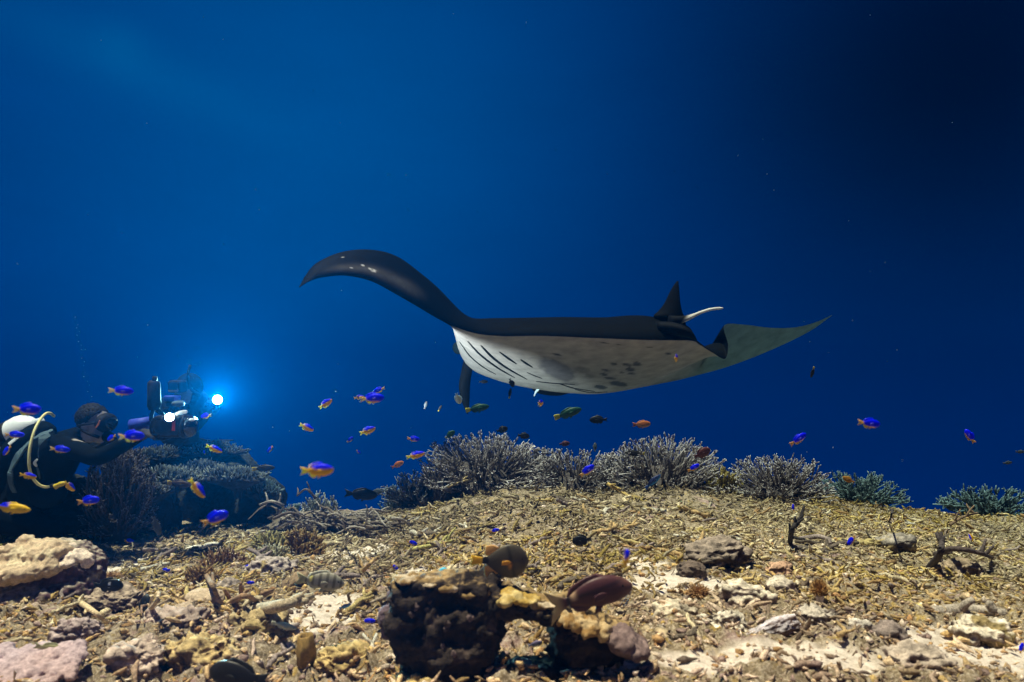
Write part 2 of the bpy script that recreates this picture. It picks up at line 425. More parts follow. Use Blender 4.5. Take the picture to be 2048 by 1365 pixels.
def build_rubble():
    N = 108000
    x, y = scatter_xy(N, 1.9, 6.9); k = keep_on_top(x, y); x, y = x[k], y[k]
    sm = sand_mask(x, y); clump = fbm(np.stack([x * 2.2, y * 2.2, 0 * x], 1), 3, 51)
    k = RNG.uniform(0, 1, len(x)) < np.clip(0.62 + 0.75 * clump, 0.12, 1) * (1 - 0.66 * sm) * (0.55 + 0.45 * sstep(2.6, 3.8, y)); x, y = x[k], y[k]
    n = len(x); L = np.exp(RNG.normal(math.log(0.025), 0.58, n)).clip(0.008, 0.12); R = (L * RNG.uniform(0.07, 0.20, n)).clip(0.0020, 0.0098)
    P, rr = stick_set(x, y, L, R, 4, 0.48); rows = np.where(y < 3.5)[0]; far = np.where(y >= 3.5)[0]
    V1, F1 = tubes(P[rows], rr[rows], 5); V2, F2 = tubes(P[far], rr[far], 3); V = np.vstack([V1, V2]); F = np.vstack([F1, F2 + len(V1)])
    c = palette(n, [3.2, 4.2, 3.6, 2.4, 1.0, 1.4, 1.1, .6])
    near = (1 - sstep(2.6, 4.0, y))[:, None]
    c = c * (1 - 0.45 * near) + near * 0.45 * palette(n, [3, .5, .3, 2.5, 3, 2, 3, 1.2])
    q = np.stack([x, y, 0 * x], 1); patch = fbm(q * 1.5, 3, 57); hue = sstep(-.05, .3, fbm(q * 1.1 + 7, 2, 58))[:, None]
    c = c * (0.66 + 0.46 * sstep(-.35, .30, patch))[:, None]
    c = c * (1 - .6 * hue) + .6 * hue * (c.mean(1, keepdims=True) * np.array([1.12, .98, .86]))
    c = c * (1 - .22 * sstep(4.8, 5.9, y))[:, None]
    c = c * (near * np.array([1.14, .98, .93]) + (1 - near) * np.array([1.05, 1.0, .83]))
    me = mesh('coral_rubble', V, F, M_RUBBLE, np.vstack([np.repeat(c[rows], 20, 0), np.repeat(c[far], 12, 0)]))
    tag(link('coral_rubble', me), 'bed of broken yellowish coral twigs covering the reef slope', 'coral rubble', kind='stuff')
    # chips and crumbs
    iv, jf = ico(1); m = len(iv); N = 13000
    x, y = scatter_xy(N, 1.9, 5.2); k = keep_on_top(x, y); x, y = x[k], y[k]; sm = sand_mask(x, y)
    k = RNG.uniform(0, 1, len(x)) < (1 - 0.6 * sm) * (1 - 0.6 * sstep(3, 4.6, y)); x, y = x[k], y[k]; n = len(x)
    s = np.exp(RNG.normal(math.log(0.0075), 0.5, n)).clip(0.0025, 0.016)
    sc = s[:, None] * RNG.uniform(0.5, 1.4, (n, 3)) * np.array([1.2, 1, .75])
    a = RNG.uniform(0, 6.283, n); ca, sa = np.cos(a), np.sin(a)
    Q = iv[None] * (1 + RNG.normal(0, 0.34, (n, m, 1)).clip(-.7, .8)) * sc[:, None]
    V = np.stack([Q[:, :, 0] * ca[:, None] - Q[:, :, 1] * sa[:, None], Q[:, :, 0] * sa[:, None] + Q[:, :, 1] * ca[:, None], Q[:, :, 2]], 2)
    V += np.stack([x, y, zground(x, y) + 0.2 * s], 1)[:, None]
    F = (jf[None] + (np.arange(n) * m)[:, None, None]).reshape(-1, 3)
    c = palette(n, [3.5, 1.0, .5, 2.2, 2.8, 2.0, 3.4, 1.2]) * np.array([1.12, .98, .94])
    me = mesh('reef_gravel', V.reshape(-1, 3), F, M_RUBBLE, np.repeat(c, m, 0), smooth=False)
    tag(link('reef_gravel', me), 'coral chips and gravel strewn over the sand', 'gravel', kind='stuff')
build_rubble()

def build_fragments():
    """the larger loose pieces, each one its own thing"""
    N = 250
    x, y = scatter_xy(N * 2, 2.05, 5.6, 0.70); k = keep_on_top(x + 0, y + 0.8) & (sand_mask(x, y) < 0.6)
    x, y = x[k][:N], y[k][:N]; n = len(x)
    L = RNG.uniform(0.09, 0.21, n) * (y / 3.4).clip(.5, 1); R = L * RNG.uniform(0.05, 0.085, n)
    kk = RNG.choice(8, n, p=np.array([3, 1.6, 1.2, 3, 2, 1.4, 1.2, .8]) / 14.2); cols = PAL[kk] * RNG.uniform(.75, 1.1, (n, 1))
    NAMES = ['cream', 'olive', 'moss green', 'tan', 'mauve grey', 'dark brown', 'whitish', 'rusty']
    for i in range(n):
        p0 = np.array([x[i], y[i], float(zground(x[i], y[i])[0]) + R[i] * 1.2])
        a = RNG.uniform(0, 6.283); t = abs(RNG.normal(0.10, 0.2)); D = np.array([math.cos(a) * math.cos(t), math.sin(a) * math.cos(t), math.sin(t)])
        S = np.array([-math.sin(a), math.cos(a), 0.15])
        u = np.linspace(-.5, .5, 7); B = RNG.normal(0, .14)
        pts = D * (u[:, None] * L[i]) + S * (B * L[i] * (1 - 4 * u * u))[:, None] + RNG.normal(0, .022, (7, 3)) * L[i]
        parts = [tube1(pts, R[i] * np.linspace(1.15, 0.7, 7) * RNG.uniform(.85, 1.15, 7), 7)]
        nt_ = RNG.integers(0, 4)
        for _ in range(nt_):
            j = RNG.integers(2, 6); q = D * RNG.uniform(0.1, .8) + S * RNG.choice([-1, 1]) + np.array([0, 0, RNG.uniform(-.1, .8)]); q /= np.linalg.norm(q)
            l = L[i] * RNG.uniform(0.15, 0.38)
            parts.append(tube1([pts[j], pts[j] + q * l * .5, pts[j] + q * l + D * l * .25], R[i] * np.array([.85, .7, .5]), 6))
        V, F = join(parts)
        c = cols[i] * (0.8 + 0.4 * (fbm(V * 40 + i, 2, i)[:, None] > 0.05))
        o = link('coral_fragment', mesh('coral_fragment', V, F, M_RUBBLE, c)); o.location = p0
        qx, qy, _ = proj(p0); form = ('long ' if L[i] > .16 else 'short ' if L[i] < .11 else '') + NAMES[kk[i]] + (' bent' if abs(B) > .15 else '') + ('', ' one-stubbed', ' forked', ' branching')[nt_]
        tag(o, where_label(form + ' coral stick', qx, qy), 'coral fragment', 'larger coral fragments strewn over the reef')
build_fragments()

# ------------------------------------------------------------------ living corals
def coral_obj(base_p, V, F, C, label, cat, baseR, base_col, name='staghorn_coral', group=None):
    root = empty(name, base_p); tag(root, label, cat, group)
    b = link('branches', mesh('branches', local(V, base_p), F, M_CORAL, C), root); b['kind'] = 'stuff'
    iv, jf = ico(4); d = 1 + 0.3 * fbm(iv * 2.5 + base_p, 3, 5) + 0.12 * fbm(iv * 9, 2, 6)
    bv = iv * d[:, None] * np.array(baseR)
    link('base', mesh('base', bv, jf, M_ROCK, np.ones((len(bv), 3)) * np.array(base_col)), root)
    return root
def staghorn(px, pyb, wpx, hpx, d, label, n=110, tip=(.84, .82, .80), stem=(.135, .112, .108), thick=1.0, ds=0.8, up=0.55, kids=7, cat='coral', name='staghorn_coral', group='staghorn coral thickets along the crest', seed=0, cl=0.050):
    rng = np.random.default_rng(1000 + int(px) + seed); n = int(n * 1.42)
    g = ray_ground(px, pyb)
    if d is None: d = g[1] if g is not None else 6.0
    p0 = W(px, pyb, d); zg = float(zbase(np.array([p0[0]]), np.array([p0[1]]))[0]); p0[2] = min(p0[2], zg + 0.06)
    rx = wpx / 2 / FPX * d; rz = (W(px, pyb - hpx, d)[2] - p0[2]); ry = rx * ds
    # branches radiate from a small foot to a lumpy dome
    Dd = rng.normal(0, 1, (n, 3)); Dd[:, 2] = np.abs(Dd[:, 2]) * (0.9 + 0.6 * up) + .04; Dd /= np.linalg.norm(Dd, axis=1, keepdims=True)
    pn = (np.abs(Dd) ** 2.7).sum(1) ** (1 / 2.7); lump = 1 + .09 * fbm(Dd * 2.6 + px, 2, int(px) % 50)
    E3 = Dd / pn[:, None] * (rng.uniform(.88, 1.02, n) * lump)[:, None] * np.array([rx, ry, rz])
    ex = E3[:, :2]; zt = E3[:, 2]
    root = ex * (0.10 + 0.22 * rng.uniform(0, 1, n))[:, None]
    K = 6; u = np.linspace(0, 1, K)[None, :, None]
    A = np.concatenate([root, np.full((n, 1), -0.02)], 1); B = np.concatenate([ex, zt[:, None]], 1)
    P = A[:, None] * (1 - u) + B[:, None] * u
    bow = rng.normal(0, 0.06, (n, 1, 3)) * np.linalg.norm(B - A, axis=1)[:, None, None] * 1.2; P = P + bow * (4 * u * (1 - u)) + rng.normal(0, 0.004, P.shape)
    w = 0.0068 * thick; 
    R = w * np.array([1.25, 1.15, 1.0, .9, .75, .35])[None] * rng.uniform(.8, 1.2, (n, 1))
    V1, F1 = tubes(P, R, 5); t1 = np.repeat(np.broadcast_to(np.linspace(0, 1, K), (n, K)).ravel(), 5)
    # branchlets all along
    m = n * kids; par = np.repeat(np.arange(n), kids); tt = 1 - 0.62 * rng.uniform(0, 1, m) ** 1.5
    idx = tt * (K - 1); i0 = np.floor(idx).astype(int); f = (idx - i0)[:, None]
    S = P[par, i0] * (1 - f) + P[par, np.minimum(i0 + 1, K - 1)] * f
    D = (B - A)[par]; D /= np.linalg.norm(D, axis=1, keepdims=True)
    Q = D * 0.80 + rng.normal(0, 0.55, (m, 3)) + np.array([0, 0, .12]); Q /= np.linalg.norm(Q, axis=1, keepdims=True)
    ln = rng.uniform(0.5, 1.2, m) * cl * thick ** 0.5 * (1.15 - 0.5 * tt)
    k2 = 4; u2 = np.linspace(0, 1, k2)[None, :, None]
    P2 = S[:, None] + Q[:, None] * (u2 * ln[:, None, None]) + (D * 0.3 + np.array([0, 0, .25]))[:, None] * (u2 ** 2 * ln[:, None, None] * 0.5)
    R2 = w * 0.72 * np.array([1.0, .9, .8, .42])[None] * rng.uniform(.8, 1.2, (m, 1))
    V2, F2 = tubes(P2, R2, 4); t2 = np.repeat((tt[:, None] * 0.55 + 0.45 * np.linspace(0, 1, k2)[None] ** 2).ravel(), 4)
    m3 = m; par3 = rng.integers(0, m, m3); S3 = P2[par3, 1 + (rng.uniform(0, 1, m3) > .5)]
    Q3 = Q[par3] * 0.7 + rng.normal(0, .5, (m3, 3)); Q3 /= np.linalg.norm(Q3, axis=1, keepdims=True)
    l3 = ln[par3] * rng.uniform(.3, .65, m3); u3 = np.linspace(0, 1, 3)[None, :, None]
    P3 = S3[:, None] + Q3[:, None] * (u3 * l3[:, None, None]); R3 = w * .6 * np.array([1, .9, .45])[None] * np.ones((m3, 1))
    V3, F3 = tubes(P3, R3, 4); t3 = np.repeat((tt[par3][:, None] * .5 + .5 * np.linspace(0, 1, 3)[None]).ravel(), 4)
    V = np.vstack([V1, V2, V3]) + p0; F = np.vstack([F1, F2 + len(V1), F3 + len(V1) + len(V2)])
    t = np.r_[t1 * 0.85, t2, t3] ** 2.2
    tipm = sstep(0.74, 0.96, np.r_[t1, t2, t3])[:, None]
    stem, tip = np.array(stem), np.array(tip)
    C = stem * (0.75 + 0.5 * t[:, None]) * (1 - tipm) + tip * tipm
    C = C * (1 + 0.25 * fbm(V * 6, 2, 8)[:, None])
    return coral_obj(p0, V, F, C, label, cat, (rx * 0.50, ry * 0.50, max(0.03, rz * 0.5)), np.array(stem) * 0.5, name, group)

staghorn(975, 970, 285, 100, 6.05, 'widest bluish grey staghorn coral thicket, under the manta head end', 190)
staghorn(1150, 982, 250, 78, 6.15, 'low grey staghorn coral filling the saddle between the two tall thickets', 110)
staghorn(1325, 986, 255, 110, 6.0, 'tallest grey staghorn coral thicket, right of the saddle on the crest', 185)
staghorn(1075, 980, 130, 82, 6.25, 'short grey staghorn coral squeezed right against the widest thicket', 70)
staghorn(1240, 985, 130, 80, 6.05, 'loose grey staghorn clump behind the yellow dead branches', 55)
staghorn(1556, 994, 205, 78, 5.95, 'dome of grey staghorn coral standing alone to the right of the yellow clump', 130)
staghorn(1441, 988, 70, 48, 5.9, 'small yellow green branching coral between two grey staghorn domes', 40, (.42, .36, .10), (.22, .17, .05), 1.2)
staghorn(1712, 1006, 190, 54, 6.3, 'low teal staghorn coral trailing down the right end of the crest', 95, (.30, .42, .41), (.07, .11, .11), 1.05)
staghorn(1978, 1034, 180, 56, 6.2, 'teal finger coral on the skyline at the right edge of the picture', 60, (.24, .36, .37), (.06, .10, .105), 1.45)
staghorn(838, 1004, 150, 56, 6.0, 'dark low staghorn coral at the left foot of the widest thicket', 60, (.36, .40, .42), (.10, .09, .09))
staghorn(890, 975, 90, 55, 5.9, 'brownish staghorn tuft tucked against the left of the widest thicket', 45, (.42, .38, .32), (.13, .10, .08))
staghorn(640, 1034, 76, 40, 5.5, 'small pale bushy coral growing out of the dead branch tangle', 34, (.5, .55, .52), (.2, .2, .17), 1.2, group=None)
staghorn(585, 1040, 50, 26, 5.5, 'tiny teal coral sprig at the left of the dead branch tangle', 18, (.42, .55, .54), (.12, .16, .16), 1.1, group=None)
staghorn(790, 1008, 60, 30, 6.3, 'small teal coral sprig on the dark drop left of the crest', 24, (.38, .52, .54), (.1, .13, .14), 1.1, group=None)
# near, brown and yellow clumps
staghorn(603, 1112, 84, 42, None, 'dark brown finger coral clump with pale tips in the rubble', 46, (.55, .42, .20), (.16, .085, .02), 1.5, kids=4, group='finger coral clumps in the rubble', name='finger_coral', cl=.055)
staghorn(543, 1100, 70, 26, None, 'cream yellow finger coral clump left of the dark brown one', 36, (.62, .56, .30), (.34, .29, .12), 1.5, kids=4, group='finger coral clumps in the rubble', name='finger_coral', cl=.055)
staghorn(545, 1124, 64, 22, None, 'pale greenish finger coral tuft in front of the cream clump', 30, (.55, .56, .42), (.3, .26, .15), 1.3, kids=4, group='finger coral clumps in the rubble', name='finger_coral', cl=.05)
staghorn(446, 1142, 90, 34, None, 'rusty brown finger coral with white dotted tips above the stripe of sand', 36, (.60, .48, .32), (.20, .10, .04), 1.35, kids=4, group='finger coral clumps in the rubble', name='finger_coral', cl=.05)
staghorn(398, 1165, 60, 22, None, 'small ochre finger coral tuft below the rusty one', 24, (.55, .40, .2), (.25, .14, .05), 1.3, kids=4, group='finger coral clumps in the rubble', name='finger_coral', cl=.05)
staghorn(285, 1062, 84, 46, None, 'dark spiky coral bush at the left edge of the rubble', 40, (.26, .22, .19), (.11, .08, .06), 1.2, group='finger coral clumps in the rubble', name='finger_coral')

# ------------------------------------------------------------------ rocks and boulders
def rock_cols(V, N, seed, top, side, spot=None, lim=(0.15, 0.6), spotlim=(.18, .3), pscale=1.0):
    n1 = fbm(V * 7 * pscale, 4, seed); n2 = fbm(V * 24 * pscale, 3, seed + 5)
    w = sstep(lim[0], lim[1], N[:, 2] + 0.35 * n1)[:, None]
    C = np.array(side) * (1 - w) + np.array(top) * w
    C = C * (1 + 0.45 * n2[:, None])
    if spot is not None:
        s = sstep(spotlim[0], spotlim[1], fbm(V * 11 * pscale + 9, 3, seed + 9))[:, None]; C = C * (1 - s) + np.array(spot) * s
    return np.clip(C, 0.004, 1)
def rock(name, px, py, wpx, hpx, label, cat='rock', depth=0.8, seed=1, top=(.5, .42, .30), side=(.16, .10, .09), spot=None, sub=5, amp=0.28, fine=0.10, d=None, sink=0.25, group=None, flat=1.0, lumps=None, mat=None, roll=0.0):
    """px,py: centre of the rock's foot in the photograph"""
    g = ray_ground(px, py); dd = d or g[1]; p0 = W(px, py, dd)
    rx, rz = wpx / 2 / FPX * dd, hpx / FPX * dd / (1 + (1 - sink) * 0.0)
    iv, jf = ico(sub); V = iv.copy()
    V = np.sign(V) * np.abs(V) ** 0.85
    k = 1 + amp * fbm(iv * 1.6 + seed * 3.1, 3, seed) + amp * .4 * fbm(iv * 4 + seed, 2, seed + 3)
    if lumps: k = k + lumps[1] * np.abs(fbm(iv * lumps[0] + seed, 2, seed + 11))
    V = V * k[:, None] * np.array([rx, rx * depth, rz * .5 * (1 + sink)])
    if roll:
        c, s = math.cos(roll), math.sin(roll); V = np.stack([V[:, 0] * c - V[:, 2] * s, V[:, 1], V[:, 0] * s + V[:, 2] * c], 1)
    V[:, 2] += rz * .5 * (1 - sink)
    N = normals_of(V, jf); f = min(1.0, rx / .09) * fine / .14
    V = V + N * (f * (.016 * fbm(V * 16 + seed, 3, seed + 21) + .010 * fbm(V * 38 + seed, 3, seed + 22) - .012 * sstep(.15, .45, fbm(V * 30 - seed, 2, seed + 23)) + .006 * fbm(V * 95, 2, seed + 24)))[:, None]
    N = normals_of(V, jf)
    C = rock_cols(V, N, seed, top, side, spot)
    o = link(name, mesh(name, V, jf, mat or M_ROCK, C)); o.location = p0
    tag(o, label, cat, group); return o

# left front boulder: orange leathery coral draped over a purple base
def left_boulder():
    g = ray_ground(95, 1190); d = g[1]; p0 = W(95, 1185, d)
    s = d / FPX
    parts = [ellipsoid(((px - 95) * s, dy, (1185 - py) * s), (rx * s, rx * s * .8, rz * s), 4) for px, py, rx, rz, dy in
             [(55, 1150, 75, 55, 0), (120, 1145, 80, 62, .02), (165, 1160, 42, 42, 0), (60, 1185, 110, 30, -.05), (140, 1180, 60, 35, -.04), (0, 1180, 60, 30, 0)]]
    V, F, N = remesh(parts, 0.008, 2)
    V = V + N * (0.030 * fbm(V * 9, 4, 3)[:, None] + 0.020 * fbm(V * 28, 3, 4)[:, None] + .008 * fbm(V * 80, 2, 5)[:, None]); N = normals_of(V, F)
    root = empty('coral_boulder', p0); tag(root, 'boulder capped with orange tan leather coral over a purple base at the left edge', 'boulder')
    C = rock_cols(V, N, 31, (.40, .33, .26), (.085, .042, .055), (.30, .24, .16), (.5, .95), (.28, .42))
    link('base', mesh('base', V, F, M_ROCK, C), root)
    caps = [(45, 1118, 48, 26, -.02), (95, 1103, 62, 26, 0), (70, 1130, 60, 22, -.10), (115, 1125, 38, 24, -.08), (20, 1138, 26, 20, -.05), (52, 1085, 20, 14, .02), (105, 1088, 22, 12, .0), (40, 1100, 30, 20, -.05)]
    V, F, N = remesh([ellipsoid(((px - 95) * s, dy - .03, (1185 - py) * s), (rx * s, rx * s * .85, rz * s), 4) for px, py, rx, rz, dy in caps], 0.006, 3)
    V = V + N * (0.020 * fbm(V * 14, 3, 13)[:, None] - 0.022 * np.abs(fbm(V * np.array([30, 20, 16]), 2, 14))[:, None] + .008 * fbm(V * 60, 3, 15)[:, None])
    C = np.array([.47, .34, .225]) * (1 + .35 * fbm(V * 20, 3, 16)[:, None]); w = sstep(.12, .35, fbm(V * 14, 3, 18))[:, None]; C = C * (1 - w) + np.array([.60, .47, .31]) * w
    link('leather_coral', mesh('leather_coral', V, F, M_CORAL, C), root)
    V, F, N = remesh([ellipsoid(((x_ - 95) * s, dy_, (1185 - y_) * s), (rx_ * s, rx_ * s * .9, rz_ * s), 3) for x_, y_, rx_, rz_, dy_ in [(145, 1108, 30, 13, -.04), (168, 1114, 24, 12, -.03), (135, 1098, 22, 10, 0), (180, 1124, 14, 10, -.04), (150, 1120, 20, 10, -.09)]], .006, 1)
    V = V + N * (0.012 * fbm(V * 24, 3, 23) + .006 * fbm(V * 70, 2, 24))[:, None]; C = np.array([.66, .52, .42]) * (1 + .25 * fbm(V * 26, 3, 6)[:, None])
    link('pale_crust', mesh('pale_crust', V, F, M_CORAL, C), root)
left_boulder()

def overhang_rock():
    d = 2.37; s = d / FPX; cx, cyb = 990, 1340
    p0 = W(cx, cyb, d)
    def E(px, py, rx, rz, ry, dy=0, R=None): return ellipsoid(((px - cx) * s, dy, (cyb - py) * s), (rx * s, ry, rz * s), 4, R)
    parts = []
    bx, bf = boxv(((893 - cx) * s, -.02, (cyb - 1236) * s), (98 * s, .085, 84 * s), None, .02); parts.append((bx, bf))
    parts += [E(826, 1192, 48, 40, .09, -.03), E(870, 1172, 40, 20, .08, -.03), E(935, 1205, 72, 40, .09, -.03), E(900, 1300, 94, 50, .13), E(800, 1238, 30, 50, .10), E(955, 1262, 48, 60, .10, .0), E(950, 1290, 38, 60, .13),
              E(880, 1332, 80, 26, .13), E(798, 1166, 18, 20, .07, -.03), E(1010, 1205, 45, 28, .09), E(1060, 1213, 50, 24, .10), E(1110, 1222, 55, 28, .12, .02),
              E(1165, 1262, 70, 48, .14, .02), E(1215, 1278, 62, 40, .13, .02), E(1150, 1285, 48, 44, .12, .04), E(1175, 1305, 80, 30, .13, .05), E(1060, 1342, 80, 12, .10, .0),
              E(985, 1205, 55, 16, .09), E(1160, 1238, 55, 20, .09)]
    V, F, N = remesh(parts, 0.0075, 2)
    V = V + N * (0.034 * fbm(V * 7, 3, 41)[:, None] + 0.012 * fbm(V * 22, 3, 42)[:, None] + .014 * fbm(V * 60, 3, 44)[:, None] - .004 - .03 * sstep(.25, .5, fbm(V * 13 + 3, 2, 46))[:, None]); N = normals_of(V, F)
    root = empty('overhang_rock', p0); tag(root, 'dark undercut reef rock with an arch through it in the middle foreground', 'rock')
    C = rock_cols(V, N, 43, (.30, .20, .09), (.024, .016, .013), (.060, .042, .035), (.75, 1.0), (.22, .42))  # near-black side tone holds painted front shade; top tone is sediment crust
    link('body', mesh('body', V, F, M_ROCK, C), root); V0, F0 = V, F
    def crust(name, items, col, col2, amp, seed):
        V, F, N = remesh([E(*i) for i in items], 0.005, 2)
        V = V + N * (amp * 1.6 * fbm(V * 26, 3, seed)[:, None] + amp * 1.1 * fbm(V * 70, 3, seed + 1)[:, None])
        w = sstep(-.1, .25, fbm(V * 30, 3, seed + 2))[:, None]; C = np.array(col) * (1 - w) + np.array(col2) * w
        link(name, mesh(name, V, F, M_CORAL, C), root)
    crust('yellow_sponge', [(1022, 1184, 22, 11, .05, -.07), (1050, 1192, 30, 9, .05, -.06), (1010, 1190, 14, 10, .04, -.09)], (.36, .23, .05), (.50, .38, .16), .009, 51)
    crust('golden_crust', [(1150, 1232, 24, 18, .06, -.06), (1175, 1240, 20, 17, .06, -.08), (1200, 1250, 18, 15, .05, -.08), (1128, 1228, 18, 10, .05, -.07)], (.25, .14, .045), (.42, .30, .16), .012, 61)
    crust('pink_crust', [(1235, 1268, 36, 24, .10, -.05), (1262, 1283, 30, 18, .09, -.06), (1215, 1258, 20, 14, .07, -.07)], (.15, .10, .095), (.21, .145, .135), .008, 71)
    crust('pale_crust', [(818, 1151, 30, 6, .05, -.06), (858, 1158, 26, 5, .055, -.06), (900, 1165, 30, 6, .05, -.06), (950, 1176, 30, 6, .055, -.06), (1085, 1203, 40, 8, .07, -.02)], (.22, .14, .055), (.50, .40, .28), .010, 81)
    for px, py, r in [(780, 1230, 20), (790, 1190, 15), (775, 1262, 14)]:
        V, F = ellipsoid(((px - cx) * s, -.03, (cyb - py) * s), (r * s, r * s, r * s * 1.2), 4); V = V + ico(4)[0] * (.012 * fbm(V * 25, 3, 5)[:, None])
        link('purple_lump', mesh('purple_lump', V, F, M_ROCK, np.ones((len(V), 3)) * np.array([.13, .09, .11])), root)
    # small tunicates and shells catching light on the shaded face
    bb = BVHTree.FromPolygons([tuple(q) for q in V0], [tuple(q) for q in F0])
    for k in range(11):
        px, py = RNG.uniform(815, 970), RNG.uniform(1200, 1310); r = RNG.uniform(3, 7); h = bb.ray_cast(Vector(CAM - p0), Vector(W(px, py, 1.) - CAM).normalized())
        if h[0] is None: continue
        V, F = ellipsoid(np.array(h[0]), (r * s, .004, r * s * RNG.uniform(.6, 1.5)), 2); V = V + RNG.normal(0, .002, V.shape)
        link('shell_patch', mesh('shell_patch', V, F, M_CORAL, np.ones((len(V), 3)) * np.array([.13, .09, .085]) * RNG.uniform(.5, 1.2)), root)
overhang_rock()

# far left mound with table corals, gloom painted in as lowered albedo
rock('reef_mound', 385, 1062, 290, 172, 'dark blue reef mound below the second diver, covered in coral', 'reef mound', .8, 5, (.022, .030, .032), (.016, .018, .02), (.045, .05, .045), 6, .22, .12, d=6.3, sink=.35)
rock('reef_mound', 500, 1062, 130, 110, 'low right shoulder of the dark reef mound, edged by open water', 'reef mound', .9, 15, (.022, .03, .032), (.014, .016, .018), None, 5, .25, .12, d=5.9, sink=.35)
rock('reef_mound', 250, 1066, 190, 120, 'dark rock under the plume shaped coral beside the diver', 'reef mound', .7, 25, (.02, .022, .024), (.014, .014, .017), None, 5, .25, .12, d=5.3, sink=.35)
rock('reef_mound', 110, 1074, 440, 112, 'long low dark filler rock added for the gloom behind the first diver', 'reef mound', .55, 65, (.014, .017, .02), (.012, .013, .016), None, 5, .25, .12, d=5.35, sink=.5)  # added rock, stands in for gloom over the sunlit floor
rock('reef_mound', 152, 1072, 110, 116, 'dark filler rock added over the bright gap between first diver and plume coral', 'reef mound', .6, 75, (.014, .017, .02), (.012, .013, .016), None, 5, .2, .12, d=5.05, sink=.4)  # added to cover lit floor showing under the torso
def plume(px, pyb, wpx, hpx, d, label, n=150):
    return staghorn(px, pyb, wpx, hpx, d, label, n, (.28, .25, .24), (.075, .058, .06), 1.15, .7, 1.0, 7, 'coral', 'plume_coral', None)
plume(238, 1000, 142, 108, 4.95, 'rounded purple grey plume coral growing in front of the diver')
def table_coral(px, py, wpx, d, label, seed, tip=(.50, .56, .48)):
    rng = np.random.default_rng(seed); p0 = W(px, py, d); r = wpx / 2 / FPX * d
    n = 420; th = rng.uniform(0, 6.283, n); q = np.sqrt(rng.uniform(0, 1, n)); k = 1 + .25 * np.sin(th * 3 + seed) + .12 * np.sin(th * 7)
    ex, ey = np.cos(th) * q * r * k, np.sin(th) * q * r * k * .9
    zt = 0.030 * rng.uniform(.3, 1.3, n) + .02 * np.sin(ex * 14 + seed) * np.cos(ey * 11) + 0.06 * (1 - q ** 2) - .04 * np.cos(th) * 0
    A = np.stack([ex * .9, ey * .9, np.full(n, -.01)], 1); B = np.stack([ex * 1.06 + rng.normal(0, .014, n), ey * 1.06 + rng.normal(0, .014, n), zt], 1); u = np.linspace(0, 1, 4)[None, :, None]
    P = A[:, None] * (1 - u) + B[:, None] * u + rng.normal(0, .004, (n, 4, 3)); R = .0075 * np.array([1, .95, .85, .4])[None] * rng.uniform(.7, 1.2, (n, 1))
    V, F = tubes(P, R, 5); t = np.repeat(np.broadcast_to(np.array([0, .2, .55, 1.]), (n, 4)).ravel(), 5)[:, None]
    t = sstep(.5, 1, t); C = np.array([.035, .036, .034]) * (1 - t) + np.array(tip) * .8 * t
    root = empty('table_coral', p0); tag(root, label, 'coral', 'table corals on the dark mound')
    b = link('branches', mesh('branches', V, F, M_CORAL, C), root); b['kind'] = 'stuff'
    m = 48; th = np.linspace(0, 2 * np.pi, m, endpoint=False); k = 1 + .25 * np.sin(th * 3 + seed) + .12 * np.sin(th * 7)
    rings = [(0.12, -.16), (.16, -.10), (.6, -.045), (.98, -.012), (1.0, .004), (.7, .012), (.01, .016)]
    V = np.array([[math.cos(a) * r * kk * f, math.sin(a) * r * kk * f * .9, z + .006 * math.sin(9 * a)] for f, z in rings for a, kk in zip(th, k)])
    F = [(i * m + j, i * m + (j + 1) % m, (i + 1) * m + (j + 1) % m, (i + 1) * m + j) for i in range(len(rings) - 1) for j in range(m)]
    link('plate', mesh('plate', V, F, M_ROCK, np.ones((len(V), 3)) * np.array([.03, .03, .03])), root)
table_coral(345, 958, 130, 5.35, 'ragged table coral with pale tips right of the plume coral', 3)
table_coral(478, 955, 120, 5.55, 'domed table coral dotted with pale tips on the right shoulder of the mound', 4)
table_coral(300, 985, 90, 5.15, 'small low table coral tucked under the ragged one', 5, (.42, .42, .36))
table_coral(405, 945, 110, 5.75, 'table coral in the middle of the mound behind the ragged one', 8, (.40, .46, .42))
table_coral(300, 915, 110, 5.9, 'shadowy table coral directly under the camera rig', 6, (.32, .36, .32))
table_coral(420, 905, 110, 6.2, 'highest table coral on the mound, below the bright lamp', 7, (.22, .30, .30))
table_coral(530, 985, 60, 5.6, 'smallest teal table coral at the water edge of the mound', 9, (.36, .5, .5))

# dead branch tangle and single dead branches
def dead_branch(pts, rad, label, col, group=None, twigs=0, seed=0):
    """pts: (px,py,d or None)"""
    rng = np.random.default_rng(seed + int(pts[0][0]))
    P = []
    for px, py, d in pts:
        if d is None: d = ray_ground(px, py)[1] - 0.03
        P.append(W(px, py, d))
    P = np.array(P); p0 = P[0].copy(); parts = [tube1(P - p0, rad * np.linspace(1.1, .65, len(P)), 8, 5)]
    for _ in range(twigs):
        j = rng.integers(1, len(P)); D = P[j] - P[j - 1]; l = np.linalg.norm(D); q = D / l * .5 + rng.normal(0, .6, 3) + np.array([0, 0, .5]); q /= np.linalg.norm(q)
        b = P[j - 1] + D * rng.uniform(.1, .9) - p0; ll = rng.uniform(.3, .6) * min(l, .12) + .02
        parts.append(tube1([b, b + q * ll * .6, b + q * ll + D / l * .2 * ll], rad * np.array([.7, .6, .4]), 6, 2))
    V, F = join(parts); C = np.array(col) * (1 + .45 * fbm(V * 22 + p0, 3, 5)[:, None])
    o = link('dead_branch', mesh('dead_branch', V, F, M_RUBBLE, np.clip(C, .01, 1))); o.location = p0
    tag(o, label, 'coral branch', group)
TG = 'dead coral branches'
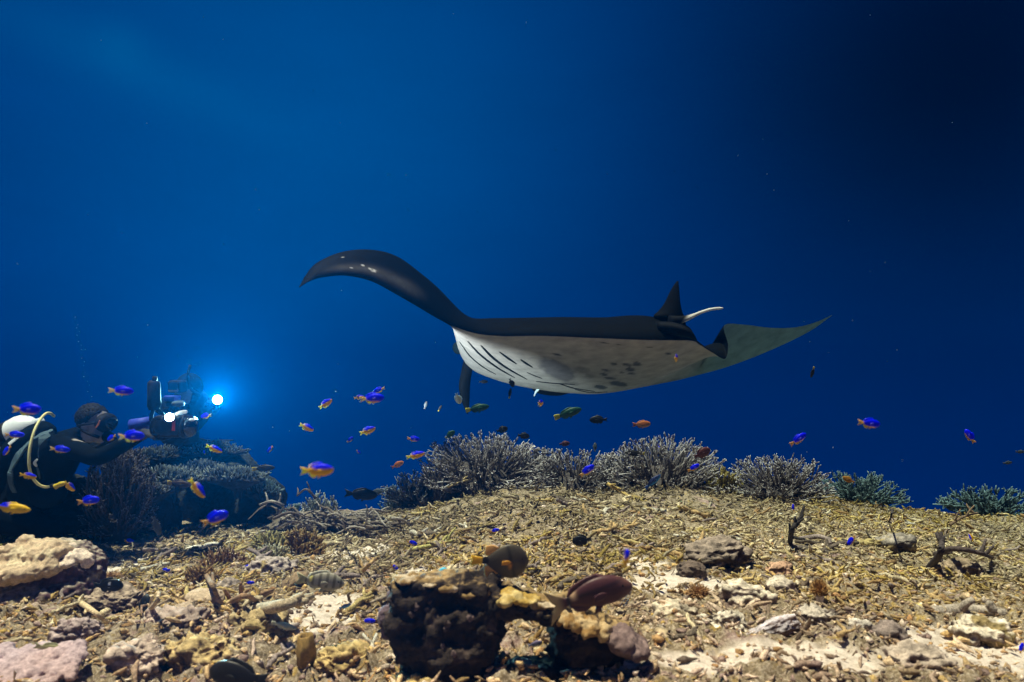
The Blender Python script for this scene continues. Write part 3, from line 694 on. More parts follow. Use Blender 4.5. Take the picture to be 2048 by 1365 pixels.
dead_branch([(1215, 968, 5.7), (1245, 985, 5.6), (1268, 1000, 5.5), (1290, 1012, 5.45)], .014, 'yellow brown dead branch leaning out below the tallest thicket', (.42, .29, .10), TG, 7)
dead_branch([(1238, 1014, 5.4), (1262, 1004, 5.45), (1285, 1004, 5.5)], .010, 'short tan twig crossing under the yellow brown dead branch', (.45, .34, .15), TG, 3)
dead_branch([(895, 975, 5.75), (920, 965, 5.75), (945, 958, 5.8)], .009, 'thin tan twig poking from the foot of the widest thicket', (.4, .3, .15), TG, 2)
dead_branch([(1580, 1085, None), (1584, 1062, 4.05), (1592, 1046, 4.05), (1606, 1030, 4.05)], .014, 'black upright dead branch with a forked top on the right slope', (.035, .03, .03), TG, 6)
dead_branch([(1640, 1105, None), (1680, 1088, None), (1712, 1083, None)], .016, 'long dark log lying behind the damselfish on the right slope', (.12, .09, .07), TG, 3)
dead_branch([(1590, 1095, None), (1625, 1098, None), (1660, 1106, None)], .014, 'low grey branch lying beside the black upright one', (.16, .13, .11), TG, 4)
dead_branch([(820, 1100, None), (860, 1092, None), (905, 1082, None)], .013, 'yellow green branch lying in the middle of the rubble slope', (.45, .40, .14), TG, 3)
dead_branch([(720, 1146, None), (738, 1130, 3.6), (748, 1118, 3.65)], .012, 'tan upright stump with stubs left of the overhang rock', (.45, .30, .14), TG, 3)
dead_branch([(158, 1204, None), (185, 1222, 2.95), (215, 1246, None)], .012, 'cream straight stick slanting down below the black damselfish', (.66, .50, .30), TG, 1)
dead_branch([(385, 1150, None), (412, 1152, None), (440, 1154, None)], .009, 'orange brown twig lying below the rusty finger coral', (.5, .29, .08), TG, 1)
dead_branch([(460, 1205, None), (490, 1192, 2.9), (515, 1205, None)], .014, 'bent brown stick arching beside the knobbly log', (.30, .18, .10), TG, 3)
dead_branch([(412, 1150, None), (425, 1172, 2.95), (438, 1200, None)], .012, 'brown stick standing at the right of the round brain coral', (.28, .19, .12), TG, 2)
dead_branch([(1785, 1020, 4.2), (1782, 1034, 4.2), (1778, 1046, None)], .007, 'thin black twig upright on the far right slope', (.06, .05, .05), TG, 1)
dead_branch([(1900, 1050, 5.0), (1925, 1035, 5.05), (1955, 1026, 5.1)], .010, 'thin brown branch rising against the teal finger coral', (.2, .13, .08), TG, 3)
dead_branch([(1870, 1110, None), (1905, 1098, 3.75), (1950, 1104, 3.75), (1985, 1116, None)], .015, 'arched dark branch on the right slope near the picture edge', (.09, .065, .06), TG, 6)
dead_branch([(1860, 1135, None), (1880, 1108, 3.6), (1884, 1080, 3.62)], .018, 'dark stump rising left of the arched branch', (.07, .055, .055), TG, 4)
dead_branch([(680, 1100, None), (690, 1092, None), (702, 1078, 4.05)], .009, 'grey twig left of the yellow green branch', (.3, .25, .18), TG, 2)
dead_branch([(1850, 1232, None), (1905, 1222, None), (1960, 1222, None), (2012, 1228, None)], .030, 'thick grey log half buried at the right edge', (.40, .33, .27), TG, 5)
dead_branch([(510, 1222, None), (560, 1212, 2.75), (605, 1200, 2.8)], .026, 'knobbly thick log lying left of the sand pocket', (.42, .33, .22), TG, 6)
dead_branch([(290, 1230, None), (312, 1205, 2.78), (318, 1185, 2.8)], .010, 'pale forked stub standing right of the dark fish fin', (.5, .38, .26), TG, 3)
for i in range(72):
    px = RNG.uniform(545, 785); yb = RNG.uniform(1046, 1078); g = ray_ground(px, yb); b = g[0] if g else W(px, 1055, 5.0)
    d = g[1] if g else 5.0; l = RNG.uniform(28, 84); a = RNG.normal(0, .5) + (0 if RNG.uniform() < .5 else math.pi)
    y0 = yb - abs(RNG.normal(0, 18)) - 3
    p1 = (px, y0, d); p2 = (px + l * .5 * math.cos(a), y0 - l * .22 * abs(math.sin(a)) - 4 + RNG.normal(0, 4), d + RNG.normal(0, .06)); p3 = (px + l * math.cos(a), y0 - l * .30 * math.sin(a) + RNG.normal(0, 5), d + RNG.normal(0, .1))
    pale = RNG.uniform() < .6; tw = RNG.integers(1, 5)
    dead_branch([p1, p2, p3], RNG.uniform(.006, .012), where_label(('pale grey' if pale else 'dark') + (' bushy' if tw > 3 else ' bare' if tw < 2 else ' forked') + ' dead branch in the tangle', (p1[0] + p3[0]) / 2, (p1[1] + p3[1]) / 2), (.30, .26, .22) if pale else (.13, .10, .08), 'dead branches tangled at the left end of the crest', tw, i)
rock('rubble_bank', 665, 1060, 230, 34, 'dark bank of reef rock under the dead branch tangle', 'rock', .45, 35, (.15, .12, .09), (.05, .04, .04), None, 5, .3, .16, sink=.4)

# other rocks and bits in the foreground
rock('table_rock', 1430, 1128, 132, 46, 'flat topped table coral rock with a dark hollow under it on the right slope', 'rock', .7, 45, (.26, .20, .16), (.05, .035, .03), (.34, .26, .2), 5, .28, .18, sink=.1, roll=.10)
rock('table_rock', 1384, 1160, 62, 36, 'dark lump propping the flat topped table coral rock', 'rock', .9, 46, (.14, .10, .08), (.05, .035, .03), None, 5, .25, .14)
rock('pale_slab', 1492, 1212, 110, 46, 'cream coloured coral slab tilted beside the sand patch', 'rock', .6, 47, (.66, .56, .44), (.26, .19, .15), None, 5, .3, .14, sink=.3, roll=-.22)
rock('pale_slab', 1560, 1185, 52, 32, 'small cream lump at the right of the tilted slab', 'rock', .8, 48, (.6, .5, .4), (.2, .15, .13), None, 4, .3, .14)
rock('dead_plate', 1542, 1284, 116, 40, 'mauve dead coral plate leaning on the sand', 'rock', .35, 49, (.50, .44, .46), (.16, .10, .08), (.34, .18, .2), 5, .2, .10, sink=.1, roll=.40)
rock('brain_coral', 408, 1222, 74, 42, 'round tan brain coral with a bubbly surface', 'coral', .9, 50, (.44, .33, .23), (.30, .21, .14), None, 5, .1, .04, lumps=(9, .12), mat=M_CORAL)
rock('brain_coral', 368, 1232, 40, 26, 'small tan lobe of coral left of the round brain coral', 'coral', .9, 52, (.44, .33, .24), (.28, .2, .14), None, 5, .1, .04, lumps=(9, .12), mat=M_CORAL)
def soft_tuft(px, py, wpx, hpx, label, col, stalk=None):
    g = ray_ground(px, py); d = g[1]; p0 = W(px, py, d); r = wpx / 2 / FPX * d; h = hpx / FPX * d
    rng = np.random.default_rng(int(px)); n = 420; D = rng.normal(0, 1, (n, 3)); D[:, 2] = np.abs(D[:, 2]); D /= np.linalg.norm(D, axis=1, keepdims=True)
    k = rng.uniform(.55, 1.05, (n, 1)); c0 = np.array([0, 0, h * .35 + (0.02 if stalk else 0)])
    B = c0 + D * np.array([r, r, h * .65]) * k; A = c0 + D * np.array([r, r, h * .65]) * .2; u = np.linspace(0, 1, 4)[None, :, None]
    P = A[:, None] * (1 - u) + B[:, None] * u + rng.normal(0, .002, (n, 4, 3)); R = np.ones((n, 4)) * .0022; R[:, -1] = .001
    V, F = tubes(P, R, 4); C = np.repeat(np.array(col) * rng.uniform(.7, 1.25, (n, 1)), 16, 0)
    root = empty('soft_coral', p0); tag(root, label, 'soft coral')
    b = link('polyps', mesh('polyps', V, F, M_CORAL, C), root); b['kind'] = 'stuff'
    V, F = tube1([(0, 0, -.02), (0, 0, h * .2), tuple(c0)], [.3 * r, .3 * r, .45 * r], 12, 3)
    link('stalk', mesh('stalk', V, F, M_CORAL, np.ones((len(V), 3)) * np.array(stalk or col)), root)
soft_tuft(1397, 1204, 56, 36, 'fuzzy tan soft coral tuft left of the cream slab', (.42, .24, .11))
soft_tuft(1640, 1216, 42, 50, 'fluffy brown soft coral on a white stalk', (.40, .22, .08), (.7, .6, .5))
soft_tuft(222, 1166, 44, 24, 'tan feathery tuft just above the black damselfish', (.45, .28, .16))
soft_tuft(648, 1162, 60, 20, 'brown fuzzy turf behind the striped bream', (.28, .17, .08))
def barrel(px, py, wpx, hpx, label, col, name='barrel_sponge', cat='sponge'):
    g = ray_ground(px, py); d = g[1]; p0 = W(px, py, d); r = wpx / 2 / FPX * d; h = hpx / FPX * d; m, K = 28, 12
    th = np.linspace(0, 2 * np.pi, m, endpoint=False)
    prof = [(.75, -.1), (.85, 0), (.95, .25), (1, .5), (.95, .75), (.88, .95), (.78, 1.0), (.6, .96), (.5, .7), (.45, .45), (.01, .4)]
    V = np.array([[math.cos(a) * r * f, math.sin(a) * r * f, z * h] for f, z in prof for a in th]); rad = (1 + .08 * np.cos(7 * np.tile(th, len(prof))))[:, None]
    V[:, :2] *= rad; V += .012 * np.stack([fbm(V * 30, 3, 3), fbm(V * 30, 3, 4), fbm(V * 30, 3, 5)], 1)
    F = [(i * m + j, i * m + (j + 1) % m, (i + 1) * m + (j + 1) % m, (i + 1) * m + j) for i in range(len(prof) - 1) for j in range(m)]
    o = link(name, mesh(name, V, F, M_CORAL, np.array(col) * (1 + .4 * fbm(V * 22, 3, 9)[:, None]))); o.location = p0; tag(o, label, cat)
barrel(612, 1328, 36, 56, 'ribbed ochre sponge stub standing in the front rubble', (.26, .16, .05))
barrel(1204, 1338, 22, 30, 'small yellow tube sponge below the overhang rock', (.58, .48, .05))
def soft_mat():
    d = 2.32; p0 = W(60, 1372, d); s = d / FPX; parts = []
    rng = np.random.default_rng(5)
    for k in range(190):
        px, py = rng.uniform(-70, 128), rng.uniform(1302, 1388); 
        if py < 1285 + max(0, px - 60) * .5: continue
        r = rng.uniform(9, 17); parts.append(ellipsoid(((px - 60) * s, (1372 - py) * s * 1.6, (1372 - py) * s * .55), (r * s, r * s, r * s * .85), 3))
    V, F, N = remesh(parts, .006, 2); V = V + N * (.004 * fbm(V * 60, 2, 3)[:, None] + .0055 * fbm(V * 150, 2, 4)[:, None])
    w = sstep(-.1, .2, V[:, 2] - .02 + .05 * fbm(V * 8, 2, 6))[:, None]
    C = np.array([.40, .26, .23]) * (1 - w) + np.array([.44, .36, .42]) * w
    o = link('soft_coral', mesh('soft_coral', V, F, M_CORAL, C * (1 + .2 * fbm(V * 90, 2, 8)[:, None]))); o.location = p0
    tag(o, 'mauve pink cushion of soft coral lobes in the bottom left corner', 'soft coral')
soft_mat()
specs = [(1690, 1290, 70, 36, 'dark knobbly lump left of the thick grey log', (.34, .27, .22), (.1, .08, .07)), (1780, 1290, 60, 44, 'shaded lump under the thick grey log', (.22, .17, .15), (.07, .05, .05)),
         (1725, 1272, 44, 34, 'white broken shell shaped stone on the right foreground', (.66, .58, .5), (.4, .33, .28)), (1640, 1250, 84, 34, 'pitted grey stone between the mauve plate and the white one', (.45, .38, .32), (.13, .1, .09)),
         (1450, 1262, 90, 42, 'pale pitted stone behind the mauve dead plate', (.6, .52, .42), (.2, .15, .12)), (1350, 1240, 80, 38, 'speckled cream stone at the right of the pink crust', (.58, .48, .36), (.2, .14, .1)),
         (1310, 1290, 70, 34, 'tan stone in front of the right end of the overhang rock', (.5, .38, .24), (.16, .11, .08)), (690, 1330, 100, 34, 'golden encrusted stone in front of the overhang rock, left', (.46, .33, .14), (.2, .12, .06)),
         (850, 1372, 120, 24, 'golden brown stone at the bottom edge below the overhang rock', (.52, .38, .16), (.2, .13, .07)), (520, 1262, 110, 42, 'brown crusted stone left of the pale wrasse', (.42, .31, .16), (.16, .11, .07)),
         (345, 1262, 120, 40, 'pinkish rubble stone under the brain coral', (.4, .30, .25), (.14, .09, .09)), (230, 1205, 110, 30, 'flat shaded stone just under the black damselfish', (.36, .27, .2), (.08, .05, .05)),
         (160, 1272, 90, 34, 'mauve stone below the cream stick', (.42, .32, .3), (.15, .1, .1)), (400, 1315, 130, 44, 'ochre stone above the large dark fish', (.5, .36, .17), (.2, .13, .08)),
         (270, 1330, 110, 44, 'cream pink stone right of the mauve cushion', (.55, .42, .34), (.2, .14, .12)), (540, 1150, 90, 30, 'grey pink stone with turf above the striped bream', (.42, .34, .3), (.14, .1, .1)),
         (600, 1180, 62, 30, 'dark turf covered lump beside the striped bream', (.22, .15, .09), (.08, .05, .04)), (1920, 1160, 90, 36, 'brown stone under the arched dark branch', (.3, .22, .15), (.1, .07, .06)),
         (1960, 1275, 110, 40, 'cream boulder at the right edge above the sand', (.62, .53, .42), (.22, .16, .13)), (1830, 1330, 120, 34, 'dark crevice stone in the bottom right', (.4, .32, .26), (.1, .07, .07)),
         (1560, 1150, 60, 26, 'rust pink stone on the right slope', (.5, .3, .2), (.12, .08, .06)), (1790, 1090, 74, 20, 'long low grey stone on the far right slope', (.3, .25, .21), (.1, .08, .07)),
         (1050, 1352, 100, 26, 'cream crumbly stone below the arch', (.58, .48, .34), (.2, .14, .1)), (455, 1185, 50, 26, 'grey stone between the sticks and the log', (.38, .3, .25), (.12, .09, .08))]
for i, (px, py, w, h, lab, t, sd_) in enumerate(specs):
    rock('reef_stone', px, py, w, h, lab, 'stone', .8, 100 + i, t, sd_, (.3, .22, .1) if i % 3 == 0 else None, 5 if w > 80 else 4, .34, .22, group='loose stones in the foreground', sink=.45)

# ------------------------------------------------------------------ manta ray
# span stations, left wing tip -> right wing tip: trailing edge, chord middle offset, leading edge, dorsal and ventral thickness
ST = [ # u,   TE(px,py,d)          LE(px,py,d)         td     tv    mid(px,py,d) offset
    (0.0,  (598, 576, 4.62),    (600, 572, 4.64),   .004,  .003, (0, 0, 0)),
    (0.5,  (618, 564, 4.64),    (612, 550, 4.70),   .010,  .006, (0, 0, 0)),
    (1.0,  (642, 556, 4.68),    (634, 526, 4.78),   .016,  .008, (0, 0, -.01)),
    (2.0,  (690, 552, 4.76),    (682, 505, 4.92),   .024,  .010, (0, 0, -.02)),
    (3.0,  (742, 563, 4.84),    (738, 500, 5.08),   .032,  .012, (0, 0, -.03)),
    (4.0,  (790, 588, 4.92),    (790, 512, 5.24),   .040,  .016, (0, 0, -.03)),
    (5.0,  (835, 614, 5.02),    (838, 546, 5.42),   .050,  .022, (0, 0, -.03)),
    (6.0,  (876, 638, 5.12),    (880, 586, 5.70),   .062,  .032, (0, 0, -.02)),
    (7.0,  (915, 656, 5.22),    (908, 632, 6.10),   .090,  .050, (0, 0, 0)),
    (8.0,  (955, 668, 5.32),    (913, 664, 6.50),   .135,  .075, (0, 0, 0)),
    (9.0,  (1010, 673, 5.40),   (917, 690, 6.80),   .185,  .105, (0, 0, 0)),
    (10.0, (1080, 672, 5.48),   (926, 714, 7.02),   .220,  .130, (0, 0, 0)),
    (11.0, (1180, 676, 5.56),   (945, 736, 7.22),   .275,  .140, (0, 0, 0)),
    (12.0, (1280, 680, 5.64),   (1000, 758, 7.34),  .320,  .140, (0, 0, 0)),
    (13.0, (1350, 681, 5.74),   (1060, 772, 7.42),  .365,  .135, (0, 0, 0)),
    (14.0, (1385, 682, 5.90),   (1120, 781, 7.44),  .320,  .120, (0, 0, 0)),
    (15.0, (1400, 690, 6.06),   (1190, 785, 7.42),  .165,  .090, (0, 0, 0)),
    (16.0, (1424, 705, 6.20),   (1270, 776, 7.36),  .085,  .055, (6, -10, .04)),
    (17.0, (1450, 718, 6.30),   (1345, 763, 7.30),  .040,  .030, (22, -42, .08)),
    (17.5, (1456, 690, 6.42),   (1375, 756, 7.28),  .028,  .020, (14, -26, .06)),
    (18.0, (1449, 651, 6.56),   (1402, 749, 7.27),  .020,  .018, (0, 0, 0)),
    (19.0, (1490, 650, 6.74),   (1452, 735, 7.27),  .018,  .014, (0, 0, 0)),
    (20.0, (1540, 656, 6.92),   (1512, 713, 7.30),  .015,  .011, (0, 0, 0)),
    (21.0, (1592, 655, 7.10),   (1574, 686, 7.34),  .011,  .008, (0, 0, 0)),
    (22.0, (1634, 644, 7.24),   (1624, 660, 7.38),  .008,  .005, (0, 0, 0)),
    (23.0, (1665, 630, 7.34),   (1664, 631, 7.36),  .002,  .002, (0, 0, 0)),
]
MK = 1.22
def build_manta():
    global ST
    ST = [(s[0], (*s[1][:2], s[1][2] * MK), (*s[2][:2], s[2][2] * MK), s[3] * MK, s[4] * MK, (*s[5][:2], s[5][2] * MK)) for s in ST]
    te = np.array([W(*s[1]) for s in ST]); le = np.array([W(*s[2]) for s in ST])
    md = np.array([W((s[1][0] + s[2][0]) / 2 + s[5][0], (s[1][1] + s[2][1]) / 2 + s[5][1], (s[1][2] + s[2][2]) / 2 + s[5][2]) for s in ST])
    th = np.array([[s[3], s[4]] for s in ST]); SUB = 12
    TE, LE, MD, TH = catmull(te, SUB), catmull(le, SUB), catmull(md, SUB), np.maximum(catmull(th, SUB), .0012)
    n = len(TE); H = 84
    t = (1 - np.cos(np.linspace(0, np.pi, H + 1))) / 2                          # 0 trailing edge .. 1 leading edge
    q0 = (1 - t) * (1 - 2 * t); q1 = 4 * t * (1 - t); q2 = t * (2 * t - 1)
    C = TE[:, None] * q0[None, :, None] + MD[:, None] * q1[None, :, None] + LE[:, None] * q2[None, :, None]
    Tn = np.gradient(C, axis=1); Sp = np.gradient(C, axis=0)
    k = np.ones(9) / 9
    Nn = np.cross(Sp, Tn); Nn /= np.linalg.norm(Nn, axis=2, keepdims=True) + 1e-9
    Nm = Nn[:, 4:-4].mean(axis=1, keepdims=True); Nn = Nn * .4 + Nm * .6
    for ax in range(3):
        for j in range(H + 1): Nn[:, j, ax] = np.convolve(np.pad(Nn[:, j, ax], 4, 'edge'), k, 'valid')
    Nn /= np.linalg.norm(Nn, axis=2, keepdims=True) + 1e-9
    f = (t ** .55) * ((1 - t) ** .60); f /= f.max(); fv = (t ** .75) * ((1 - t) ** .55); fv /= fv.max()
    Dv = C + Nn * (TH[:, 0][:, None] * f[None])[..., None]; Vv = C - Nn * (TH[:, 1][:, None] * fv[None])[..., None]
    m = 2 * H; ring = np.concatenate([Dv, Vv[:, H - 1:0:-1]], axis=1)                      # around the section
    V = ring.reshape(-1, 3)
    i = np.arange(n - 1)[:, None] * m; j = np.arange(m)[None]; j2 = (j + 1) % m
    F = np.stack([i + j, i + j2, i + j2 + m, i + j + m], -1).reshape(-1, 4)[:, ::-1]
    caps = [list(range(m)), [(n - 1) * m + q for q in range(m)][::-1]]
    px, py, _ = proj(V); iu = np.repeat(np.arange(n), m); jj = np.tile(np.arange(m), n); tt = np.where(jj <= H, jj, m - jj); tt = t[tt]; u = iu / (n - 1) * (len(ST) - 1)
    u = np.interp(u, np.arange(len(ST)), [s[0] for s in ST])
    ventral = (jj > H)
    dark = np.array([.0020, .0025, .0032]); white = np.array([.47, .385, .36])
    Cc = np.tile(dark, (len(V), 1))
    # ventral skin: white, dark along the left wing and smoky toward the trailing and leading rims
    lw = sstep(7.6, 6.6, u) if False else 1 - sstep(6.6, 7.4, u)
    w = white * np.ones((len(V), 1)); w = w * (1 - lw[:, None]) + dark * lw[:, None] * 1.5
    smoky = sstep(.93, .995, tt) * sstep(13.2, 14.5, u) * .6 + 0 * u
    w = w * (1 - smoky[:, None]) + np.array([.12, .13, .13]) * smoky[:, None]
    fw = sstep(15.5, 18.5, u)[:, None]; w = w * (1 - fw) + np.array([.19, .285, .29]) * fw  # teal water light on the right wing put into the skin colour
    def blot(cx, cy, a, b, ang, col, k=1.0, soft=.14):
        nonlocal w
        c, s = math.cos(ang), math.sin(ang); X = (px - cx) * c + (py - cy) * s; Y = -(px - cx) * s + (py - cy) * c
        r = np.sqrt((X / a) ** 2 + (Y / b) ** 2) + .22 * fbm(np.stack([px / 9, py / 6, px * 0], 1), 2, 3)
        q = ((1 - sstep(1 - soft, 1 + soft, r)) * k)[:, None]; w = w * (1 - q) + np.array(col) * q
    G = (.06, .055, .062)
    blot(1116, 741, 40, 18, .42, (.12, .10, .115), .75, .2)
    for cx, cy, a, b in [(1227, 729, 8, 4), (1254, 730, 12, 4), (1273, 728, 12, 6), (1260, 739, 12, 5), (1212, 741, 8, 3.5), (1208, 749, 11, 4), (1245, 746, 7, 3), (1263, 748, 10, 3), (1220, 757, 14, 3), (1236, 768, 22, 7),
                         (1202, 775, 16, 6), (1336, 708, 8, 3), (1112, 709, 7, 2.5), (1210, 686, 8, 2), (1239, 690, 8, 2), (1300, 695, 5, 1.5), (1118, 710, 6, 3), (1148, 768, 12, 6), (1165, 740, 20, 8), (1180, 752, 12, 5)]:
        blot(cx, cy, a * .8, b * .72, .12, G, .85 if cx > 1190 or cy < 720 else .35)
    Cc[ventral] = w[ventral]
    # painted sheen in the skin colour, trailing part of the left wing top
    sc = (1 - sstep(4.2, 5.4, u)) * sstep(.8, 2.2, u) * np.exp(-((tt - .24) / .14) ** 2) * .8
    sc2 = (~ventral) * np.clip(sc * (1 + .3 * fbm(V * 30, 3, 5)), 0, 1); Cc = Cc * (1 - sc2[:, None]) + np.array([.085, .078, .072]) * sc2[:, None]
    for cx, cy, a in [(748, 542, 4.5), (741, 538, 3), (726, 531, 2.5), (703, 536, 2), (684, 515, 2)]:
        q = np.exp(-(((px - cx) / a) ** 2 + ((py - cy) / (a * .6)) ** 2) ** 2) * (~ventral); Cc = Cc * (1 - q[:, None]) + np.array([.7, .65, .6]) * q[:, None]
    p0 = W(1250, 690, 6.4 * MK)
    root = empty('manta_ray', p0); tag(root, 'black and white manta ray gliding over the reef with one wing raised', 'manta ray')
    FF = [tuple(q) for q in F] + [tuple(c) for c in caps]
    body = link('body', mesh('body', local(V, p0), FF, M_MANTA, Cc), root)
    bvh = BVHTree.FromPolygons([tuple(v) for v in V], FF)
    def hit(px, py):
        o = Vector(CAM); dr = Vector(W(px, py, 1.0) - CAM).normalized(); h = bvh.ray_cast(o, dr); return h
    # gill slits: narrow sunken lips along the throat
    for pts, wd in [([(919, 683), (940, 712), (966, 734), (992, 749)], .012), ([(936, 683), (960, 709), (994, 735), (1030, 756)], .016), ([(962, 691), (985, 715), (1015, 737), (1054, 759)], .017),
                    ([(999, 704), (1018, 718), (1033, 728)], .013), ([(1054, 745), (1070, 752), (1084, 757)], .008), ([(1041, 719), (1052, 727), (1065, 735)], .013),
                    ([(1072, 763), (1110, 767), (1150, 769)], .014), ([(1120, 768), (1150, 777), (1190, 783)], .012), ([(1150, 779), (1180, 785), (1215, 784)], .010)]:
        px_ = catmull(np.array(pts, float), 8); P = []; Nr = []
        for a, b in px_:
            h = hit(a, b)
            if h[0] is None: continue
            nr = h[1] if h[1].dot(Vector(CAM) - h[0]) > 0 else -h[1]
            P.append(np.array(h[0] + nr * .002)); Nr.append(np.array(nr))
        if len(P) < 4: continue
        P, Nr = np.array(P), np.array(Nr); T = np.gradient(P, axis=0); T /= np.linalg.norm(T, axis=1, keepdims=True); S = np.cross(T, Nr)
        e = np.sin(np.linspace(.04, .98, len(P)) * np.pi) ** .6 * wd * 1.4
        rows = [P + S * e[:, None] - Nr * .004, P + S * e[:, None] * .8 + Nr * .003, P - Nr * .001, P - S * e[:, None] * .8 + Nr * .003, P - S * e[:, None] - Nr * .004]
        Vs = np.stack(rows, 1).reshape(-1, 3); K = len(P)
        Fs = [(a * 5 + b, a * 5 + b + 1, (a + 1) * 5 + b + 1, (a + 1) * 5 + b) for a in range(K - 1) for b in range(4)] + [(a * 5 + 4, a * 5, (a + 1) * 5, (a + 1) * 5 + 4) for a in range(K - 1)]
        link('gill_slit', mesh('gill_slit', local(Vs, p0), Fs, M_MANTA, np.ones((len(Vs), 3)) * np.array([.0045, .005, .007])), root)
    def loft(name, rows, col, nrm=None):
        """rows: list of (centre, half width vector, half thickness vector)"""
        a = np.linspace(0, 2 * np.pi, 16, endpoint=False); R = np.array([np.concatenate([c, wv, tv]) for c, wv, tv in rows]); R = catmull(R, 6)
        Vx = (R[:, None, :3] + R[:, None, 3:6] * np.cos(a)[None, :, None] + R[:, None, 6:] * np.sin(a)[None, :, None]).reshape(-1, 3); K = len(R)
        Fx = [(i * 16 + j, i * 16 + (j + 1) % 16, (i + 1) * 16 + (j + 1) % 16, (i + 1) * 16 + j) for i in range(K - 1) for j in range(16)] + [tuple(range(16))[::-1], tuple((K - 1) * 16 + j for j in range(16))]
        Cx = col(Vx) if callable(col) else np.ones((len(Vx), 3)) * np.array(col)
        return link(name, mesh(name, local(Vx, p0), Fx, M_MANTA, Cx), root)
    W0 = W; Wm = lambda px, py, d: W0(px, py, d * MK)
    px1 = lambda d: d * MK / FPX
    # cephalic fins
    d = 7.1; s = px1(d)
    loft('cephalic_fin', [(Wm(938, 722, d), RT * 11 * s, FW * MK * .05), (Wm(933, 745, d - .02), RT * 11 * s, FW * MK * .05), (Wm(929, 770, d - .05), RT * 11 * s + FW * MK * .02, FW * MK * .045), (Wm(930, 795, d - .07), RT * 9 * s + FW * MK * .02, FW * MK * .035),
                          (Wm(933, 815, d - .08), RT * 5 * s, FW * MK * .02), (Wm(935, 828, d - .08), RT * 1.0 * s, FW * MK * .006)], (.0045, .005, .007))
    d = 7.45; s = px1(d)
    loft('cephalic_fin', [(Wm(1138, 778, d), UP * 9 * s, FW * MK * .05), (Wm(1118, 781, d), UP * 11 * s, FW * MK * .06), (Wm(1095, 780, d - .05), UP * 11 * s, FW * MK * .07), (Wm(1076, 778, d - .08), UP * 9 * s, FW * MK * .06), (Wm(1065, 777, d - .08), UP * 4 * s, FW * MK * .03)], (.0045, .005, .007))
    loft('fin_edge', [(Wm(1084, 774, d - .17), UP * 2.2 * s, RT * .002), (Wm(1075, 780, d - .17), UP * 2.6 * s, RT * 2.0 * s), (Wm(1070, 788, d - .15), UP * 1.5 * s, RT * 1.2 * s), (Wm(1068, 793, d - .14), UP * MK * .5 * s, RT * .4 * s)], (.65, .68, .68))
    # eye bulge
    V_, F_ = ellipsoid(Wm(917, 696, 6.95), (12 * px1(6.95), .05, 13 * px1(6.95)), 3); ey = link('eye_bulge', mesh('eye_bulge', local(V_, p0), F_, M_MANTA, np.ones((len(V_), 3)) * np.array([.008, .014, .018])), root)
    # dorsal fin
    hd = np.array([-.62, .76, -.12]); hd /= np.linalg.norm(hd); sd_ = np.cross(hd, [0, 0, 1.]); sd_ /= np.linalg.norm(sd_)
    rows = []
    for y, xl, xr in [(650, 1326, 1372), (640, 1312, 1370), (632, 1307, 1368), (622, 1317, 1364), (608, 1328, 1361), (594, 1335, 1359.5), (580, 1342, 1358.5), (570, 1348, 1357.5), (562.5, 1354, 1356.8)]:
        a, b = Wm(xl, y, 5.98), Wm(xr, y, 5.80); rows.append(((a + b) / 2, (a - b) / 2, sd_ * MK * (.003 + .030 * (y - 560) / 80)))
    loft('dorsal_fin', rows, (.0045, .005, .007))
    # tail
    def tailc(Vx): pxx, pyy, _ = proj(Vx); k = sstep(1372, 1385, pxx + (pyy - 630) * .8)[:, None]; return np.array([.0045, .005, .007]) * (1 - k) + np.array([.62, .58, .54]) * k
    loft('tail', [(Wm(1338, 644, 5.80), UP * MK * .05, FW * MK * .06), (Wm(1362, 640, 5.72), UP * MK * .032, FW * MK * .04), (Wm(1380, 635, 5.66), UP * MK * .020, FW * MK * .025), (Wm(1400, 626, 5.60), UP * MK * .013, FW * MK * .015), (Wm(1420, 619.5, 5.56), UP * MK * .011, FW * MK * .012), (Wm(1440, 617, 5.52), UP * MK * .009, FW * MK * .010), (Wm(1446, 617, 5.51), UP * MK * .004, FW * MK * .005)], tailc)
    # pelvic fins
    loft('pelvic_fin', [(Wm(1312, 654, 5.82), UP * .05, FW * .10), (Wm(1342, 657, 5.74), UP * .062, FW * .11), (Wm(1368, 663, 5.68), UP * .055, FW * .09), (Wm(1384, 671, 5.66), UP * .034, FW * .06), (Wm(1393, 680, 5.66), UP * .006, FW * .02)], (.0045, .005, .007))
    loft('pelvic_fin', [(Wm(1330, 648, 6.02), UP * .04, FW * .09), (Wm(1356, 652, 6.0), UP * .04, FW * .08), (Wm(1376, 658, 5.98), UP * .022, FW * .05), (Wm(1384, 663, 5.97), UP * .005, FW * .02)], (.0045, .005, .007))
    root.location = p0
build_manta()

